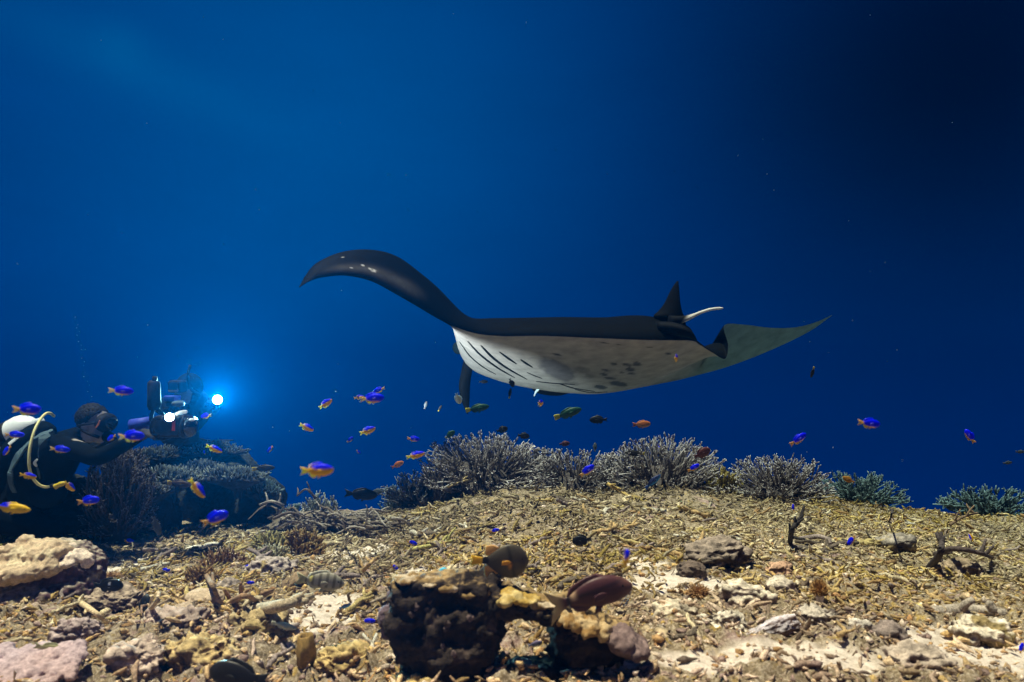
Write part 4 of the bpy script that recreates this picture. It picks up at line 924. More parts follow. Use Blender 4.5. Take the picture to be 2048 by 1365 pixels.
# ------------------------------------------------------------------ divers
def limb(pts, rad, sides=14): return tube1(pts, rad, sides, 4)
def ballcap(p, r): return ellipsoid(p, (r, r, r), 2)
def limb_c(pts, rad):
    return [limb(pts, rad), ballcap(pts[0], rad[0] * .98), ballcap(pts[-1], rad[-1] * .98)]
def hand(wrist, aim, palm_n, grip_r=.018):
    """palm, four bent fingers and a thumb closing round a bar"""
    aim = aim / np.linalg.norm(aim); n = palm_n - aim * (palm_n @ aim); n /= np.linalg.norm(n); s = np.cross(aim, n); parts = []
    pc = wrist + aim * .05
    R = np.stack([aim, s, n], 1); parts.append(ellipsoid(pc, (.052, .042, .018), 3, R))
    for k, (o, l) in enumerate(zip((-.030, -.010, .011, .030), (.062, .072, .068, .052))):
        a = wrist + aim * .088 + s * o; b = a + aim * l * .45 + n * .006; c = b + (aim * .25 + n * .95) * l * .42; e = c + (-aim * .75 + n * .5) * l * .36
        parts += [tube1([a - aim * .02, a, b, c, e], [.010, .010, .0095, .0085, .007], 8, 2)]
    a = wrist + aim * .03 - s * .036; b = a + aim * .03 - s * .018 + n * .012; c = b + aim * .02 + s * .012 + n * .024
    parts.append(tube1([a + s * .012, a, b, c], [.012, .0125, .0115, .008], 8, 2)); return parts
def build_diver_front():
    d0 = 4.62
    head = W(190, 848, d0); root_p = W(40, 1075, 4.85)
    fwd = np.array([.97, -.22, -.05]); fwd /= np.linalg.norm(fwd); side = np.cross(fwd, [0, 0, 1.]); side /= np.linalg.norm(side); upv = np.cross(side, fwd)
    HR = np.stack([fwd, side, upv], 1)
    hp = lambda f, s, u: head + fwd * f + side * s + upv * u
    pel = W(40, 1018, 4.95); chest = W(98, 925, 4.80); neck = W(150, 880, 4.68); sn = W(118, 893, 4.58); sf = W(135, 890, 5.00)
    hn = W(288, 868, 4.42); hf = W(300, 862, 4.62)
    parts = [ellipsoid(head + upv * .015, (.090, .072, .097), 4, HR), ellipsoid(hp(.035, 0, -.065), (.058, .052, .056), 3, HR), ellipsoid(hp(.105, 0, -.022), (.020, .014, .022), 3, HR),
             ellipsoid(hp(-.012, .078, -.012), (.022, .010, .034), 3, HR), ellipsoid(hp(-.012, -.078, -.012), (.022, .010, .034), 3, HR), ellipsoid(hp(.088, 0, -.072), (.018, .026, .012), 2, HR)]
    parts += limb_c([neck - (head - neck) * .3, neck, head - upv * .05], [.075, .062, .056])
    parts += limb_c([pel, pel * .5 + chest * .5, chest, neck], [.155, .150, .175, .085])
    parts += limb_c([sn, chest, sf], [.085, .13, .085])
    el_n = W(198, 915, 4.40); el_f = W(215, 905, 4.85)
    parts += limb_c([sn, sn * .5 + el_n * .5 + np.array([0, 0, .005]), el_n, hn * .5 + el_n * .5, hn], [.075, .062, .050, .046, .034])
    parts += limb_c([sf, sf * .5 + el_f * .5, el_f, hf * .5 + el_f * .5, hf], [.075, .062, .050, .046, .034])
    for sgn, dd in ((-1, 4.72), (1, 5.12)):
        hip = pel + np.array([0, .11 * sgn, -.02]); kn = W(118 + 10 * sgn, 1062, dd); kn[2] = max(kn[2], -.02); an = W(-40, 1062, dd + .15); an[2] = max(an[2], .0)
        parts += limb_c([hip, hip * .5 + kn * .5, kn], [.115, .09, .065]); parts += limb_c([kn, kn * .6 + an * .4, an], [.064, .062, .04]); parts += limb_c([an, an + np.array([-.10, 0, -.01])], [.042, .035])
    for wr, tgt in ((hn, np.array([1., .1, .1])), (hf, np.array([1., -.1, .1]))): parts += hand(wr, tgt, np.array([0, .2, -1.]))
    V, F, N = remesh(parts, .0085, 3)
    V = V + N * (.004 * fbm(V * 9, 3, 3) * (np.linalg.norm(V - head, axis=1) > .16))[:, None]
    C = np.tile(np.array([.004, .006, .009]), (len(V), 1)); rel = V - head
    isk = (np.linalg.norm(rel, axis=1) < .165) & (rel @ upv > -.12) & (rel @ fwd + .4 * (rel @ upv) > -.085)
    C[isk] = (.30, .26, .24)
    for hnd in (hn, hf): C[np.linalg.norm(V - hnd - np.array([.07, 0, 0]), axis=1) < .085] = (.05, .045, .045)
    root = empty('person', root_p); tag(root, 'diver in a dark wetsuit with a white tank and yellow hose, holding a camera rig', 'person')
    L = lambda v: local(v, root_p)
    link('body', mesh('body', L(V), F, M_SUIT, C), root)
    # hair
    Vh, Fh = ellipsoid(head + upv * .036 - fwd * .024, (.092, .078, .082), 5, HR); iv = ico(5)[0]; Vh = Vh + (Vh - head) * (.07 * fbm(iv * 9, 3, 2) + .07 * fbm(iv * 26, 2, 4))[:, None]
    keep = np.array([(Vh[list(f)].mean(0) - head) @ upv > -.02 + 1.3 * max(0, (Vh[list(f)].mean(0) - head) @ fwd + .02) for f in Fh])
    hair = link('hair', mesh('hair', L(Vh), [f for f, k in zip(Fh, keep) if k], M_BLACK), root); mo = hair.modifiers.new('thick', 'SOLIDIFY'); mo.thickness = .01
    K = 160; dirs = RNG.normal(0, 1, (K, 3)); dirs[:, 2] = np.abs(dirs[:, 2]); dirs /= np.linalg.norm(dirs, axis=1, keepdims=True); b = head + upv * .040 - fwd * .028 + dirs * .074
    P = np.stack([b, b + dirs * .008 + RNG.normal(0, .003, b.shape), b + dirs * .016 + RNG.normal(0, .006, b.shape)], 1); v, f = tubes(P, np.ones((K, 3)) * np.array([.006, .004, .0008]), 4)
    h2 = link('hair_tuft', mesh('hair_tuft', L(v), f, M_BLACK), hair); h2['kind'] = 'stuff'
    # mask: frame with skirt, glass and strap
    mk = hp(.083, 0, .012)
    v, f = ellipsoid((0, 0, 0), (.050, .082, .062), 4); v[:, 0] = np.minimum(v[:, 0], .040); v = v @ HR.T + mk; m_ = link('mask', mesh('mask', L(v), f, M_BLACK), root)
    v, f = ellipsoid((.040, 0, 0), (.006, .050, .038), 3); v = v @ HR.T + mk; link('glass', mesh('glass', L(v), f, M_GLASS), m_)
    v, f = tube1([mk + side * .0825 * 1 + fwd * .0 + upv * -.028, mk + side * .0835 + fwd * .018 + upv * -.002, mk + side * .084 + fwd * .026 + upv * .022], [.004, .005, .003], 8, 4); link('orange_reflection', mesh('orange_reflection', L(v), f, mat_two('orange_reflection', (.75, .22, .05), (.6, .16, .04), 30)), m_)  # orange reflection on the mask, built as a coloured strip
    a = np.linspace(0, 2 * np.pi, 40); ring = np.array([head + fwd * (.10 * math.cos(t)) + side * (.088 * math.sin(t)) + upv * (.0 - .02 * math.cos(t) * -1) for t in a[5:36]]); v, f = tube1(ring, .008, 6); link('strap', mesh('strap', L(v), f, M_BLACK), m_)
    # regulator
    rg = hp(.105, 0, -.075); v, f = ellipsoid(rg, (.032, .042, .036), 4, HR); r_ = link('regulator', mesh('regulator', L(v), f, M_BLACK), root)
    v, f = tube1([rg - side * .03, rg + side * -.10 - fwd * .05 - upv * .03, W(150, 905, 4.75), W(105, 872, 4.88), W(88, 850, 4.95)], [.011] * 5, 10, 8); link('breathing_hose', mesh('breathing_hose', L(v), f, M_BLACK), r_)
    v, f = tube1([hp(-.03, .082, -.03), hp(.04, .085, -.055), hp(.09, .055, -.075)], [.010] * 3, 8, 6); link('chin_strap', mesh('chin_strap', L(v), f, M_BLACK), r_)
    # tank on the back: a steel bottle with neck, valve and band
    T0, T1 = W(-55, 918, 4.98), W(76, 846, 4.93); ax = (T1 - T0) / np.linalg.norm(T1 - T0); Lt = np.linalg.norm(T1 - T0)
    rr = 33 / FPX * 4.95
    v, f = tube1([T0, T0 + ax * .02, T0 + ax * (Lt - .13), T0 + ax * (Lt - .09), T0 + ax * (Lt - .05), T0 + ax * (Lt - .02), T0 + ax * Lt], [rr * .8, rr, rr, rr * .93, rr * .7, rr * .4, rr * .27], 28); tk = link('tank', mesh('tank', L(v), f, M_TANK), root)
    v, f = tube1([T0 + ax * (Lt - .235), T0 + ax * (Lt - .175)], [rr * 1.03] * 2, 28); link('tank_band', mesh('tank_band', L(v), f, M_BLACK), tk)
    v, f = tube1([T0 + ax * (Lt - .01), T0 + ax * (Lt + .035)], [rr * .27, rr * .22], 14); link('valve', mesh('valve', L(v), f, M_PALE), tk)
    # label stuck on the tank, slightly proud
    toc = CAM - (T0 + ax * (Lt - .20)); toc -= ax * (toc @ ax); toc /= np.linalg.norm(toc); tb = np.cross(ax, toc)
    v, f = boxv(T0 + ax * (Lt - .115) + (toc * .85 + tb * .5) * rr * 1.0, (.045, .02, .004), np.stack([ax, np.cross(ax, (toc * .86 + tb * .5)), toc * .86 + tb * .5]), .002); link('tank_label', mesh('tank_label', L(v), f, M_BLUE), tk)
    # BCD: wing round the tank, vest panels over torso, pale trim
    v, f, N = remesh([*limb_c([W(50, 985, 4.78), W(70, 930, 4.70), W(100, 888, 4.66)], [.11, .125, .085]), *limb_c([W(40, 985, 5.1), W(70, 920, 5.1), W(110, 885, 5.05)], [.11, .12, .08]), *limb_c([W(20, 990, 4.95), W(48, 905, 4.92), W(85, 868, 4.9)], [.11, .14, .09]),
                      ellipsoid(W(95, 985, 4.72), (.12, .09, .10), 3)], .012, 4)
    v = v + N * (.008 * fbm(v * 8, 3, 7))[:, None]; jk = link('vest', mesh('vest', L(v), f, M_SUIT, np.ones((len(v), 3)) * np.array([.005, .009, .014])), root)
    bv = BVHTree.FromPolygons([tuple(q) for q in v], [tuple(q) for q in f])
    def strip(name, pts, wd, mat, proud=.006):
        P = []; Nr = []
        for a, b in catmull(np.array(pts, float), 8):
            h = bv.ray_cast(Vector(CAM), Vector(W(a, b, 1.) - CAM).normalized())
            if h[0] is None: continue
            P.append(np.array(h[0])); Nr.append(np.array(h[1] if h[1].dot(Vector(CAM) - h[0]) > 0 else -h[1]))
        if len(P) < 3: return
        P, Nr = np.array(P), np.array(Nr); T = np.gradient(P, axis=0); T /= np.linalg.norm(T, axis=1, keepdims=True) + 1e-9; S = np.cross(T, Nr); ww = wd * np.sin(np.linspace(.12, .9, len(P)) * np.pi) ** .5
        rows = [P + S * ww[:, None] - Nr * .01, P + S * ww[:, None] * .92 + Nr * proud, P - S * ww[:, None] * .92 + Nr * proud, P - S * ww[:, None] - Nr * .01]; v = np.stack(rows, 1).reshape(-1, 3)
        f = [(i * 4 + j, i * 4 + (j + 1) % 4, i * 4 + 4 + (j + 1) % 4, i * 4 + 4 + j) for i in range(len(P) - 1) for j in range(4)] + [(0, 1, 2, 3), tuple(len(v) - 4 + q for q in (3, 2, 1, 0))]
        link(name, mesh(name, L(v), f, mat, smooth=False), jk)
    strip('grey_trim', [(104, 862), (72, 876), (44, 902), (24, 935), (22, 965), (30, 985)], .030, M_TRIM)
    strip('grey_panel', [(88, 868), (92, 900), (88, 925)], .045, M_TRIM)
    for k in range(6): strip('lettering', [(18 + k * 3.0, 889 - k * 2.4), (20 + k * 3.0, 887 - k * 2.4), (21.5 + k * 3.0, 891 - k * 2.4)], .006, M_PALE, .008)
    strip('clip', [(76, 918), (70, 925), (74, 932)], .008, M_PALE, .012)
    strip('clip', [(74, 934), (77, 945), (79, 956)], .007, M_TRIM, .010)
    # yellow hose over the shoulder, ending in its clip
    hz = [(108, 833, 4.72), (100, 827, 4.62), (90, 829, 4.55), (79, 842, 4.48), (69, 862, 4.42), (61, 890, 4.38), (58, 918, 4.36), (60, 942, 4.36), (68, 960, 4.38), (80, 971, 4.40), (92, 974.5, 4.42), (100, 973, 4.44)]
    v, f = tube1([W(*q) for q in hz], .0085, 12, 6); hs = link('yellow_hose', mesh('yellow_hose', L(v), f, M_HOSE), root)
    v, f = tube1([W(100, 973, 4.44), W(109, 971, 4.44)], [.010, .012], 12); link('hose_fitting', mesh('hose_fitting', L(v), f, M_DARK), hs)
    v, f = tube1([W(110, 974, 4.44), W(116, 971, 4.44), W(124, 968, 4.43), (W(131, 966, 4.43))], [.018, .014, .015, .008], 10, 4); link('hose_clip', mesh('hose_clip', L(v), f, M_YEL), hs)
build_diver_front()

def video_lamp_mesh(c, aim, r, L):
    """housing behind, bright lens in front"""
    aim = aim / np.linalg.norm(aim)
    hv = tube1([c - aim * L, c - aim * L * .9, c - aim * .02, c - aim * .004], [r * .7, r * .85, r * 1.0, r * 1.08], 20)
    lv = ellipsoid(c, (r * .95, r * .95, r * .95), 3); return hv, lv
def spot(name, p, aim, watts, ang, blend, r=.03, col=(.80, .95, 1.0)):
    l = bpy.data.lights.new(name, 'SPOT'); o = bpy.data.objects.new(name, l); COL.objects.link(o); l.energy = watts; l.spot_size = math.radians(ang); l.spot_blend = blend; l.shadow_soft_size = r; l.color = col
    o.location = p; o.rotation_euler = Vector(-np.asarray(aim)).to_track_quat('Z', 'Y').to_euler(); return o
def build_rig():
    d = 4.45; p0 = W(345, 880, d); s = d / FPX
    root = empty('camera_rig', p0); tag(root, 'black underwater camera rig with dome port, float arms and one lit lamp', 'camera rig')
    L = lambda v: local(v, p0)
    v, f = boxv(W(345, 852, d), (26 * s, .075, 22 * s), None, .018); hs = link('housing', mesh('housing', L(v), f, M_DARK), root)
    v, f = ellipsoid(W(380, 853, d), (15 * s, .07, 22 * s), 4); link('dome_port', mesh('dome_port', L(v), f, M_GLASS), root)
    v, f = tube1([W(366, 853, d), W(374, 853, d)], [24 * s] * 2, 24); link('port_ring', mesh('port_ring', L(v), f, M_DARK), root)
    for yy in (-.12, .12):
        v, f = tube1([W(318, 872, d + yy), W(306, 866, d + yy), W(304, 850, d + yy), W(312, 838, d + yy), W(326, 836, d + yy)], [.014] * 5, 10, 5); link('handle', mesh('handle', L(v), f, M_BLACK), root)
    v, f = tube1([W(262, 851, d + .05), W(303, 845, d + .05)], [12 * s] * 2, 20); link('float', mesh('float', L(v), f, M_BLUE), root)
    v, f = tube1([W(308, 820, d), W(308, 812, d), W(307.5, 766, d), W(308, 762, d)], [10 * s, 13 * s, 12 * s, 8 * s], 20); fl = link('float', mesh('float', L(v), f, M_BLACK), root)
    v, f = tube1([W(309, 764, d), W(310, 753, d)], [5 * s, 4.5 * s], 12); link('float_cap', mesh('float_cap', L(v), f, M_BLACK), fl)
    v, f = tube1([W(308, 815, d), W(302, 838, d), W(312, 848, d)], [4 * s] * 3, 10, 4); link('arm', mesh('arm', L(v), f, M_DARK), root)
    v, f = tube1([W(330, 838, d - .02), W(322, 825, d), W(312, 818, d)], [3.5 * s] * 3, 10, 4); link('arm', mesh('arm', L(v), f, M_DARK), root)
    # loc-line arm: a chain of white beads
    pts = catmull(np.array([W(343, 836, d - .1), W(352, 829, d - .1), W(362, 825, d - .09), W(372, 824, d - .08)]), 5)
    am = None
    for k, q in enumerate(pts):
        v, f = ellipsoid(q, (3.2 * s, 3.2 * s, 3.4 * s), 2); o = link('arm_bead', mesh('arm_bead', L(v), f, M_PALE), root)
    aim = np.array([.30, -.95, .02]); c = W(339, 835, d - .13); (hv, hf), (lv, lf) = video_lamp_mesh(c, aim, 8.5 * s, .12)
    o = link('video_light', mesh('video_light', L(hv), hf, M_DARK), root); link('lens', mesh('lens', L(lv), lf, M_LAMP), o)
    v, f = ellipsoid(W(356, 808, d + .35), (13 * s, .05, 7 * s), 4); link('monitor_hood', mesh('monitor_hood', L(v), f, M_TRIM), root)
    v, f = boxv(W(347, 852, d - .08), (3 * s, .004, 10 * s), None, .001); link('red_clip', mesh('red_clip', L(v), f, mat_two('red_clip', (.4, .03, .03), (.3, .02, .02), 30)), root)
    v, f = ellipsoid(W(384, 840, d - .05), (6 * s, .02, 3 * s), 3); link('bright_knob', mesh('bright_knob', L(v), f, M_PALE), root)
    v, f = boxv(W(325, 862, d), (12 * s, .06, 18 * s), None, .012); link('back_plate', mesh('back_plate', L(v), f, M_BLACK), root)
    sp = spot('rig_spot', c + (W(985, 722, 8.4) - c) * .085 + np.array([.02, 0, .03]), W(985, 722, 8.4) - c, 1250, 34, 1.0, .03, (1.0, .93, .88)); return root
build_rig()

def build_diver_back():
    d = 6.0; head = W(379, 776, d); p0 = W(345, 850, d + .6)
    fwd = np.array([-.55, -.80, -.12]); fwd /= np.linalg.norm(fwd); side = np.cross(fwd, [0, 0, 1.]); side /= np.linalg.norm(side); upv = np.cross(side, fwd); HR = np.stack([fwd, side, upv], 1)
    hp = lambda f, s, u: head + fwd * f + side * s + upv * u
    chest = W(380, 818, d + .35); pel = W(352, 856, d + .85); neck = W(386, 797, d + .10)
    parts = [ellipsoid(head + upv * .01, (.112, .098, .115), 4, HR), ellipsoid(hp(.03, 0, -.07), (.065, .058, .06), 3, HR), ellipsoid(hp(.115, 0, -.02), (.02, .014, .02), 2, HR)]
    parts += limb_c([neck, head - upv * .05], [.075, .065]); parts += limb_c([pel, chest, neck], [.16, .18, .09])
    sr, sl = chest + np.array([.20, -.05, .02]), chest + np.array([-.20, -.05, .02]); parts += limb_c([sl, chest, sr], [.085, .12, .085])
    hr = W(424, 803, d - .05); hl = W(345, 815, d - .15); er = W(412, 826, d + .25); elb = W(350, 828, d + .15)
    parts += limb_c([sr, er, hr], [.07, .052, .036]); parts += limb_c([sl, elb, hl], [.07, .052, .036]); parts += hand(hr, np.array([.3, -.9, .1]), np.array([.4, 0, -1.])); parts += hand(hl, np.array([0, -1., 0]), np.array([.3, 0, -1.]))
    for sg in (-1, 1):
        kn = pel + np.array([.1 * sg - .12, .42, -.16]); an = kn + np.array([.03 * sg - .10, .42, -.05]); parts += limb_c([pel + np.array([.1 * sg, 0, 0]), kn, an], [.11, .07, .045]); parts += limb_c([an, an + np.array([0, .14, -.04])], [.045, .04])
    V, F, N = remesh(parts, .011, 3); C = np.tile(np.array([.005, .007, .010]), (len(V), 1)); rel = V - head; k = (np.linalg.norm(rel, axis=1) < .16) & (rel @ fwd > .03) & (rel @ upv < .0); C[k] = (.2, .16, .13)
    root = empty('person', p0); tag(root, 'second diver in a dark hood behind the reef mound, holding a bright lamp', 'person'); L = lambda v: local(v, p0)
    link('body', mesh('body', L(V), F, M_SUIT, C), root)
    v, f = boxv((0, 0, 0), (.04, .085, .05), None, .02); v = v @ HR.T + hp(.10, 0, .025); m = link('mask', mesh('mask', L(v), f, M_BLACK), root); v, f = boxv((.041, 0, 0), (.004, .07, .038), None, .003); v = v @ HR.T + hp(.10, 0, .025); link('glass', mesh('glass', L(v), f, M_GLASS), m)
    v, f = ellipsoid(hp(.12, 0, -.07), (.035, .045, .035), 3, HR); link('regulator', mesh('regulator', L(v), f, M_DARK), root)
    v, f = tube1([hp(-.02, -.10, -.06), hp(.06, -.115, 0), hp(.08, -.12, .10), hp(.05, -.12, .19)], [.012] * 4, 10, 5); link('snorkel', mesh('snorkel', L(v), f, M_BLACK), root)
    T0, T1 = pel + np.array([.02, .1, .17]), chest + np.array([0, -.08, .20]); v, f = tube1([T0, T0 * .95 + T1 * .05, T0 * .15 + T1 * .85, T1], [.06, .09, .09, .03], 20); link('tank', mesh('tank', L(v), f, M_DARK), root)
    for sg in (-1, 1):
        an = pel + np.array([.13 * sg - .22, .97, -.21]); v, f = boxv(an + np.array([0, .22, -.02]), (.09, .26, .008), None, .006); link('fin', mesh('fin', L(v), f, M_BLACK), root)
    # its lamp: a thing of its own
    c = W(435, 800, d - .22); s = d / FPX; aim = np.array([.42, -.90, -.06]); q0 = c - aim * .16; rt = empty('video_lamp', q0); tag(rt, 'dazzling round video lamp shining toward the viewer from the second diver', 'lamp')
    (hv, hf), (lv, lf) = video_lamp_mesh(c, aim, 9 * s, .20); link('housing', mesh('housing', local(hv, q0), hf, M_DARK), rt); link('lens', mesh('lens', local(lv, q0), lf, M_LAMP), rt)
    v, f = tube1([c - aim * .1 + np.array([0, 0, -.03]), c - aim * .12 + np.array([-.02, 0, -.09])], [.015, .014], 10); link('grip', mesh('grip', local(v, q0), f, M_BLACK), rt)
    spot('lamp_spot', c + aim * .08, np.array([.38, -.90, .20]), 1250, 60, 1.0, .05, (.42, .88, 1.0))
    # small blue box he rests on: camera tray
    q = W(345, 797, d - .3); r2 = empty('camera_tray', q); tag(r2, 'small camera tray with blue covers held below the second diver', 'camera tray')
    v, f = boxv((0, 0, 0), (10 * s, .06, 5 * s), None, .006); link('blue_cover', mesh('blue_cover', v, f, M_BLUE), r2); v, f = boxv((.01, .03, -10 * s), (14 * s, .05, 6 * s), None, .01); link('tray', mesh('tray', v, f, M_DARK), r2)
build_diver_back()

# ------------------------------------------------------------------ fish
def fish_parts(kind):
    """unit-length fish, nose at +x 0.5; returns part name -> (V, F, C)"""
    S = dict(damsel=(.36, .13, .80), wrasse=(.27, .12, .85), trigger=(.55, .16, .72), goat=(.30, .15, .80), oval=(.46, .14, .8), bream=(.33, .13, .8), angel=(.62, .12, .75), plain=(.34, .13, .82))
    kd = kind[0]; H, Wd, p = S[kd]
    col = kind[1]
    n, m = (56, 40) if kd in ('trigger', 'goat', 'bream') else (22, 18); s = np.linspace(0, 1, n); xend = -.30
    x = .5 - s * (.5 - xend)
    sh = np.sin(np.pi * s ** p) ** (.98 if kd == 'trigger' else .72); ped = {'trigger': .20, 'wrasse': .42}.get(kd, .30)
    h = H / 2 * np.maximum(sh, ped * sstep(.3, 1, s)); h[0] = H * .02
    w = Wd / 2 * np.maximum(np.sin(np.pi * s ** .62) ** .8, .16 * sstep(.3, 1, s)); w[0] = .004
    zc = {'goat': .03, 'bream': .02}.get(kd, 0.0) * np.sin(np.pi * s) - (.02 if kd == 'goat' else 0) * (1 - s)
    a = np.linspace(0, 2 * np.pi, m, endpoint=False)
    V = np.stack([np.repeat(x, m), (w[:, None] * np.cos(a)).ravel(), (zc[:, None] + h[:, None] * np.sign(np.sin(a)) * np.abs(np.sin(a)) ** .9).ravel()], 1)
    F = [(i * m + j, i * m + (j + 1) % m, (i + 1) * m + (j + 1) % m, (i + 1) * m + j) for i in range(n - 1) for j in range(m)] + [tuple(range(m))[::-1], tuple((n - 1) * m + j for j in range(m))]
    out = {'body': (V, F)}
    def flat(poly, t=.006, y=0.0, yaw=0.0):
        poly = np.array(poly, float); k = len(poly); cx = poly.mean(0)
        A = np.concatenate([poly, np.zeros((k, 1))], 1); Vf = []
        inner = cx + (poly - cx) * .82
        for q, yy in ((poly, 0), (inner, t), (inner, -t)): Vf += [(b[0], yy + y, b[1]) for b in q]
        Ff = [(i, (i + 1) % k, k + (i + 1) % k, k + i) for i in range(k)] + [((i + 1) % k, i, 2 * k + i, 2 * k + (i + 1) % k) for i in range(k)] + [tuple(k + i for i in range(k)), tuple(2 * k + i for i in range(k))[::-1]]
        return np.array(Vf), Ff
    hp_ = H / 2 * ped
    if kd == 'goat': tail = [(-.27, hp_), (-.36, .10), (-.52, .19), (-.44, .03), (-.40, .0), (-.44, -.05), (-.50, -.20), (-.36, -.09), (-.27, -hp_)]
    elif kd in ('wrasse',): tail = [(-.28, hp_), (-.38, .085), (-.50, .09), (-.49, 0), (-.50, -.09), (-.38, -.085), (-.28, -hp_)]
    elif kd == 'trigger': tail = [(-.28, hp_), (-.37, .06), (-.50, .085), (-.485, 0), (-.50, -.085), (-.37, -.06), (-.28, -hp_)]
    else: tail = [(-.27, hp_), (-.36, .085), (-.50, .13), (-.43, .0), (-.50, -.12), (-.36, -.08), (-.27, -hp_)]
    out['tail_fin'] = flat(tail)
    ip = lambda q: np.interp(q, x[::-1], h[::-1]); zi = lambda q: np.interp(q, x[::-1], zc[::-1])
    if kd == 'trigger':
        out['dorsal_fin'] = flat([(.02, zi(.02) + ip(.02) * .9), (-.14, .26), (-.25, .24), (-.28, .10), (-.2, .06)]); out['anal_fin'] = flat([(0.0, -ip(0) * .9), (-.16, -.27), (-.25, -.26), (-.27, -.08), (-.2, -.06)])
    else:
        k = .06 if kd in ('wrasse', 'goat', 'plain', 'bream') else .10
        xs = [.22, .12, 0, -.12, -.22, -.26]; out['dorsal_fin'] = flat([(q, zi(q) + ip(q) + k * e) for q, e in zip(xs, (-.1, .7, .8, .95, 1.0, .2))] + [(q, zi(q) + ip(q) * .7) for q in xs[::-1]])
        xs = [.0, -.08, -.18, -.25]; out['anal_fin'] = flat([(q, zi(q) - ip(q) - k * 1.1 * e) for q, e in zip(xs, (0, .8, 1.0, .2))] + [(q, zi(q) - ip(q) * .7) for q in xs[::-1]])
    out['pelvic_fin'] = flat([(.14, -ip(.14) * .85), (.06, -ip(.06) - .05), (.0, -ip(0) - .07), (.04, -ip(.04) * .85)], .01)
    for sgn in (1, -1):
        wv = Wd / 2 * .95; v, f = flat([(.2, .0), (.12, .03), (.03, .02), (.02, -.05), (.12, -.045)], .004); v[:, 1] += sgn * (wv + (.2 - v[:, 0]) * .10)
        out['pectoral_fin' if sgn > 0 else 'pectoral_fin2'] = (v, f)
        ex = .37; v, f = ellipsoid((ex, sgn * np.interp(ex, x[::-1], w[::-1]) * .86, zi(ex) + ip(ex) * .25), (.02, .010, .02), 2); out['eye' if sgn > 0 else 'eye2'] = (v, f)
    res = {}
    for k, (v, f) in out.items():
        nm = k.rstrip('2'); c = np.array([(.01, .01, .012)] * len(v)) if nm == 'eye' else col(v, nm)
        res[k] = (v, f, c)
    return res
def C_(c, v): return np.tile(np.array(c, float), (len(v), 1))
BLUE, YEL, ORG = (.0, .004, .98), (.80, .42, .008), (.66, .30, .05)
def col_damsel(v, nm):
    if nm in ('tail_fin', 'anal_fin'): return C_(ORG if nm == 'tail_fin' else (.66, .36, .02), v)
    if nm in ('pelvic_fin',): return C_((.68, .40, .02), v)
    if nm in ('dorsal_fin',): return C_(BLUE, v)
    if nm == 'pectoral_fin': return C_((.05, .05, .7), v)
    k = sstep(-.02, .035, v[:, 2] + .13 + .36 * np.minimum(0, v[:, 0] + .05) + .10 * np.maximum(v[:, 0], 0))[:, None] * sstep(-.27, -.20, v[:, 0])[:, None]; return np.array(YEL) * (1 - k) + np.array(BLUE) * k
def col_damsel_y(v, nm):
    if nm in ('tail_fin', 'anal_fin', 'pelvic_fin'): return C_(YEL, v)
    k = sstep(-.015, .03, v[:, 2] - .035 + .35 * np.minimum(0, v[:, 0] + .02))[:, None]
    if nm == 'dorsal_fin': k = sstep(-.26, -.1, v[:, 0])[:, None]
    if nm == 'pectoral_fin': return C_(YEL, v)
    return np.array(YEL) * (1 - k) + np.array(BLUE) * k
def col_yellow_saddle(v, nm):
    k = (sstep(-.02, .02, v[:, 2] - .02) * (1 - sstep(-.10, -.02, v[:, 0])))[:, None]; return np.array((.78, .48, .01)) * (1 - k) + np.array(BLUE) * k
def plain(c, tail=None, belly=None, fins=None):
    def g(v, nm):
        if nm == 'tail_fin' and tail is not None: k = (1 - sstep(-.44, -.32, v[:, 0]))[:, None]; return np.array(tail) * np.maximum(k, .6) + np.array(c) * (1 - np.maximum(k, .6))
        if nm.endswith('fin') and fins is not None: return C_(fins, v)
        if belly is not None and nm == 'body': k = sstep(-.08, .06, v[:, 2])[:, None]; return np.array(belly) * (1 - k) + np.array(c) * k
        return C_(c, v)
    return g
def col_trigger(v, nm):
    if nm == 'tail_fin': return C_((.70, .38, .02), v)
    if nm in ('dorsal_fin', 'anal_fin'): return C_((.62, .33, .10), v)
    if nm == 'pectoral_fin': return C_((.60, .27, .03), v)
    if nm != 'body': return C_((.10, .09, .07), v)
    c = C_((.072, .060, .041), v); r = (v[:, 0] + .26) ** 2 + (v[:, 2]) ** 2; k = (1 - sstep(.0025, .006, r))[:, None]; c = c * (1 - k) + np.array([.01, .01, .012]) * k
    k = (np.exp(-((v[:, 0] - .19 + .3 * v[:, 2]) / .03) ** 2))[:, None] * .8; c = c * (1 - k) + np.array([.02, .018, .015]) * k
    k = np.exp(-(((v[:, 0] - .17) / .03) ** 2 + ((v[:, 2] + .06) / .04) ** 2))[:, None]; return c * (1 - k) + np.array([.6, .25, .02]) * k
def col_goat(v, nm):
    if nm == 'tail_fin': k = (1 - sstep(-.40, -.30, v[:, 0]))[:, None]; return np.array([.09, .04, .04]) * (1 - k) + np.array([.42, .32, .16]) * k
    c = C_((.070, .026, .030), v)
    if nm == 'body':
        k = np.exp(-((v[:, 2] - .05 - .1 * v[:, 0]) / .018) ** 2)[:, None] * sstep(-.3, -.2, v[:, 0])[:, None] * .8; c = c * (1 - k) + np.array([.015, .01, .015]) * k
        k = (np.exp(-((v[:, 0] + .19) / .035) ** 2) * sstep(.0, .03, v[:, 2] + .01))[:, None]; c = c * (1 - k) + np.array([.5, .33, .2]) * k
        k = np.exp(-((v[:, 0] + .25) / .022) ** 2)[:, None]; c = c * (1 - k) + np.array([.01, .01, .015]) * k
        k = sstep(.28, .46, v[:, 0])[:, None]; c = c * (1 - k) + np.array([.13, .06, .05]) * k
    return c
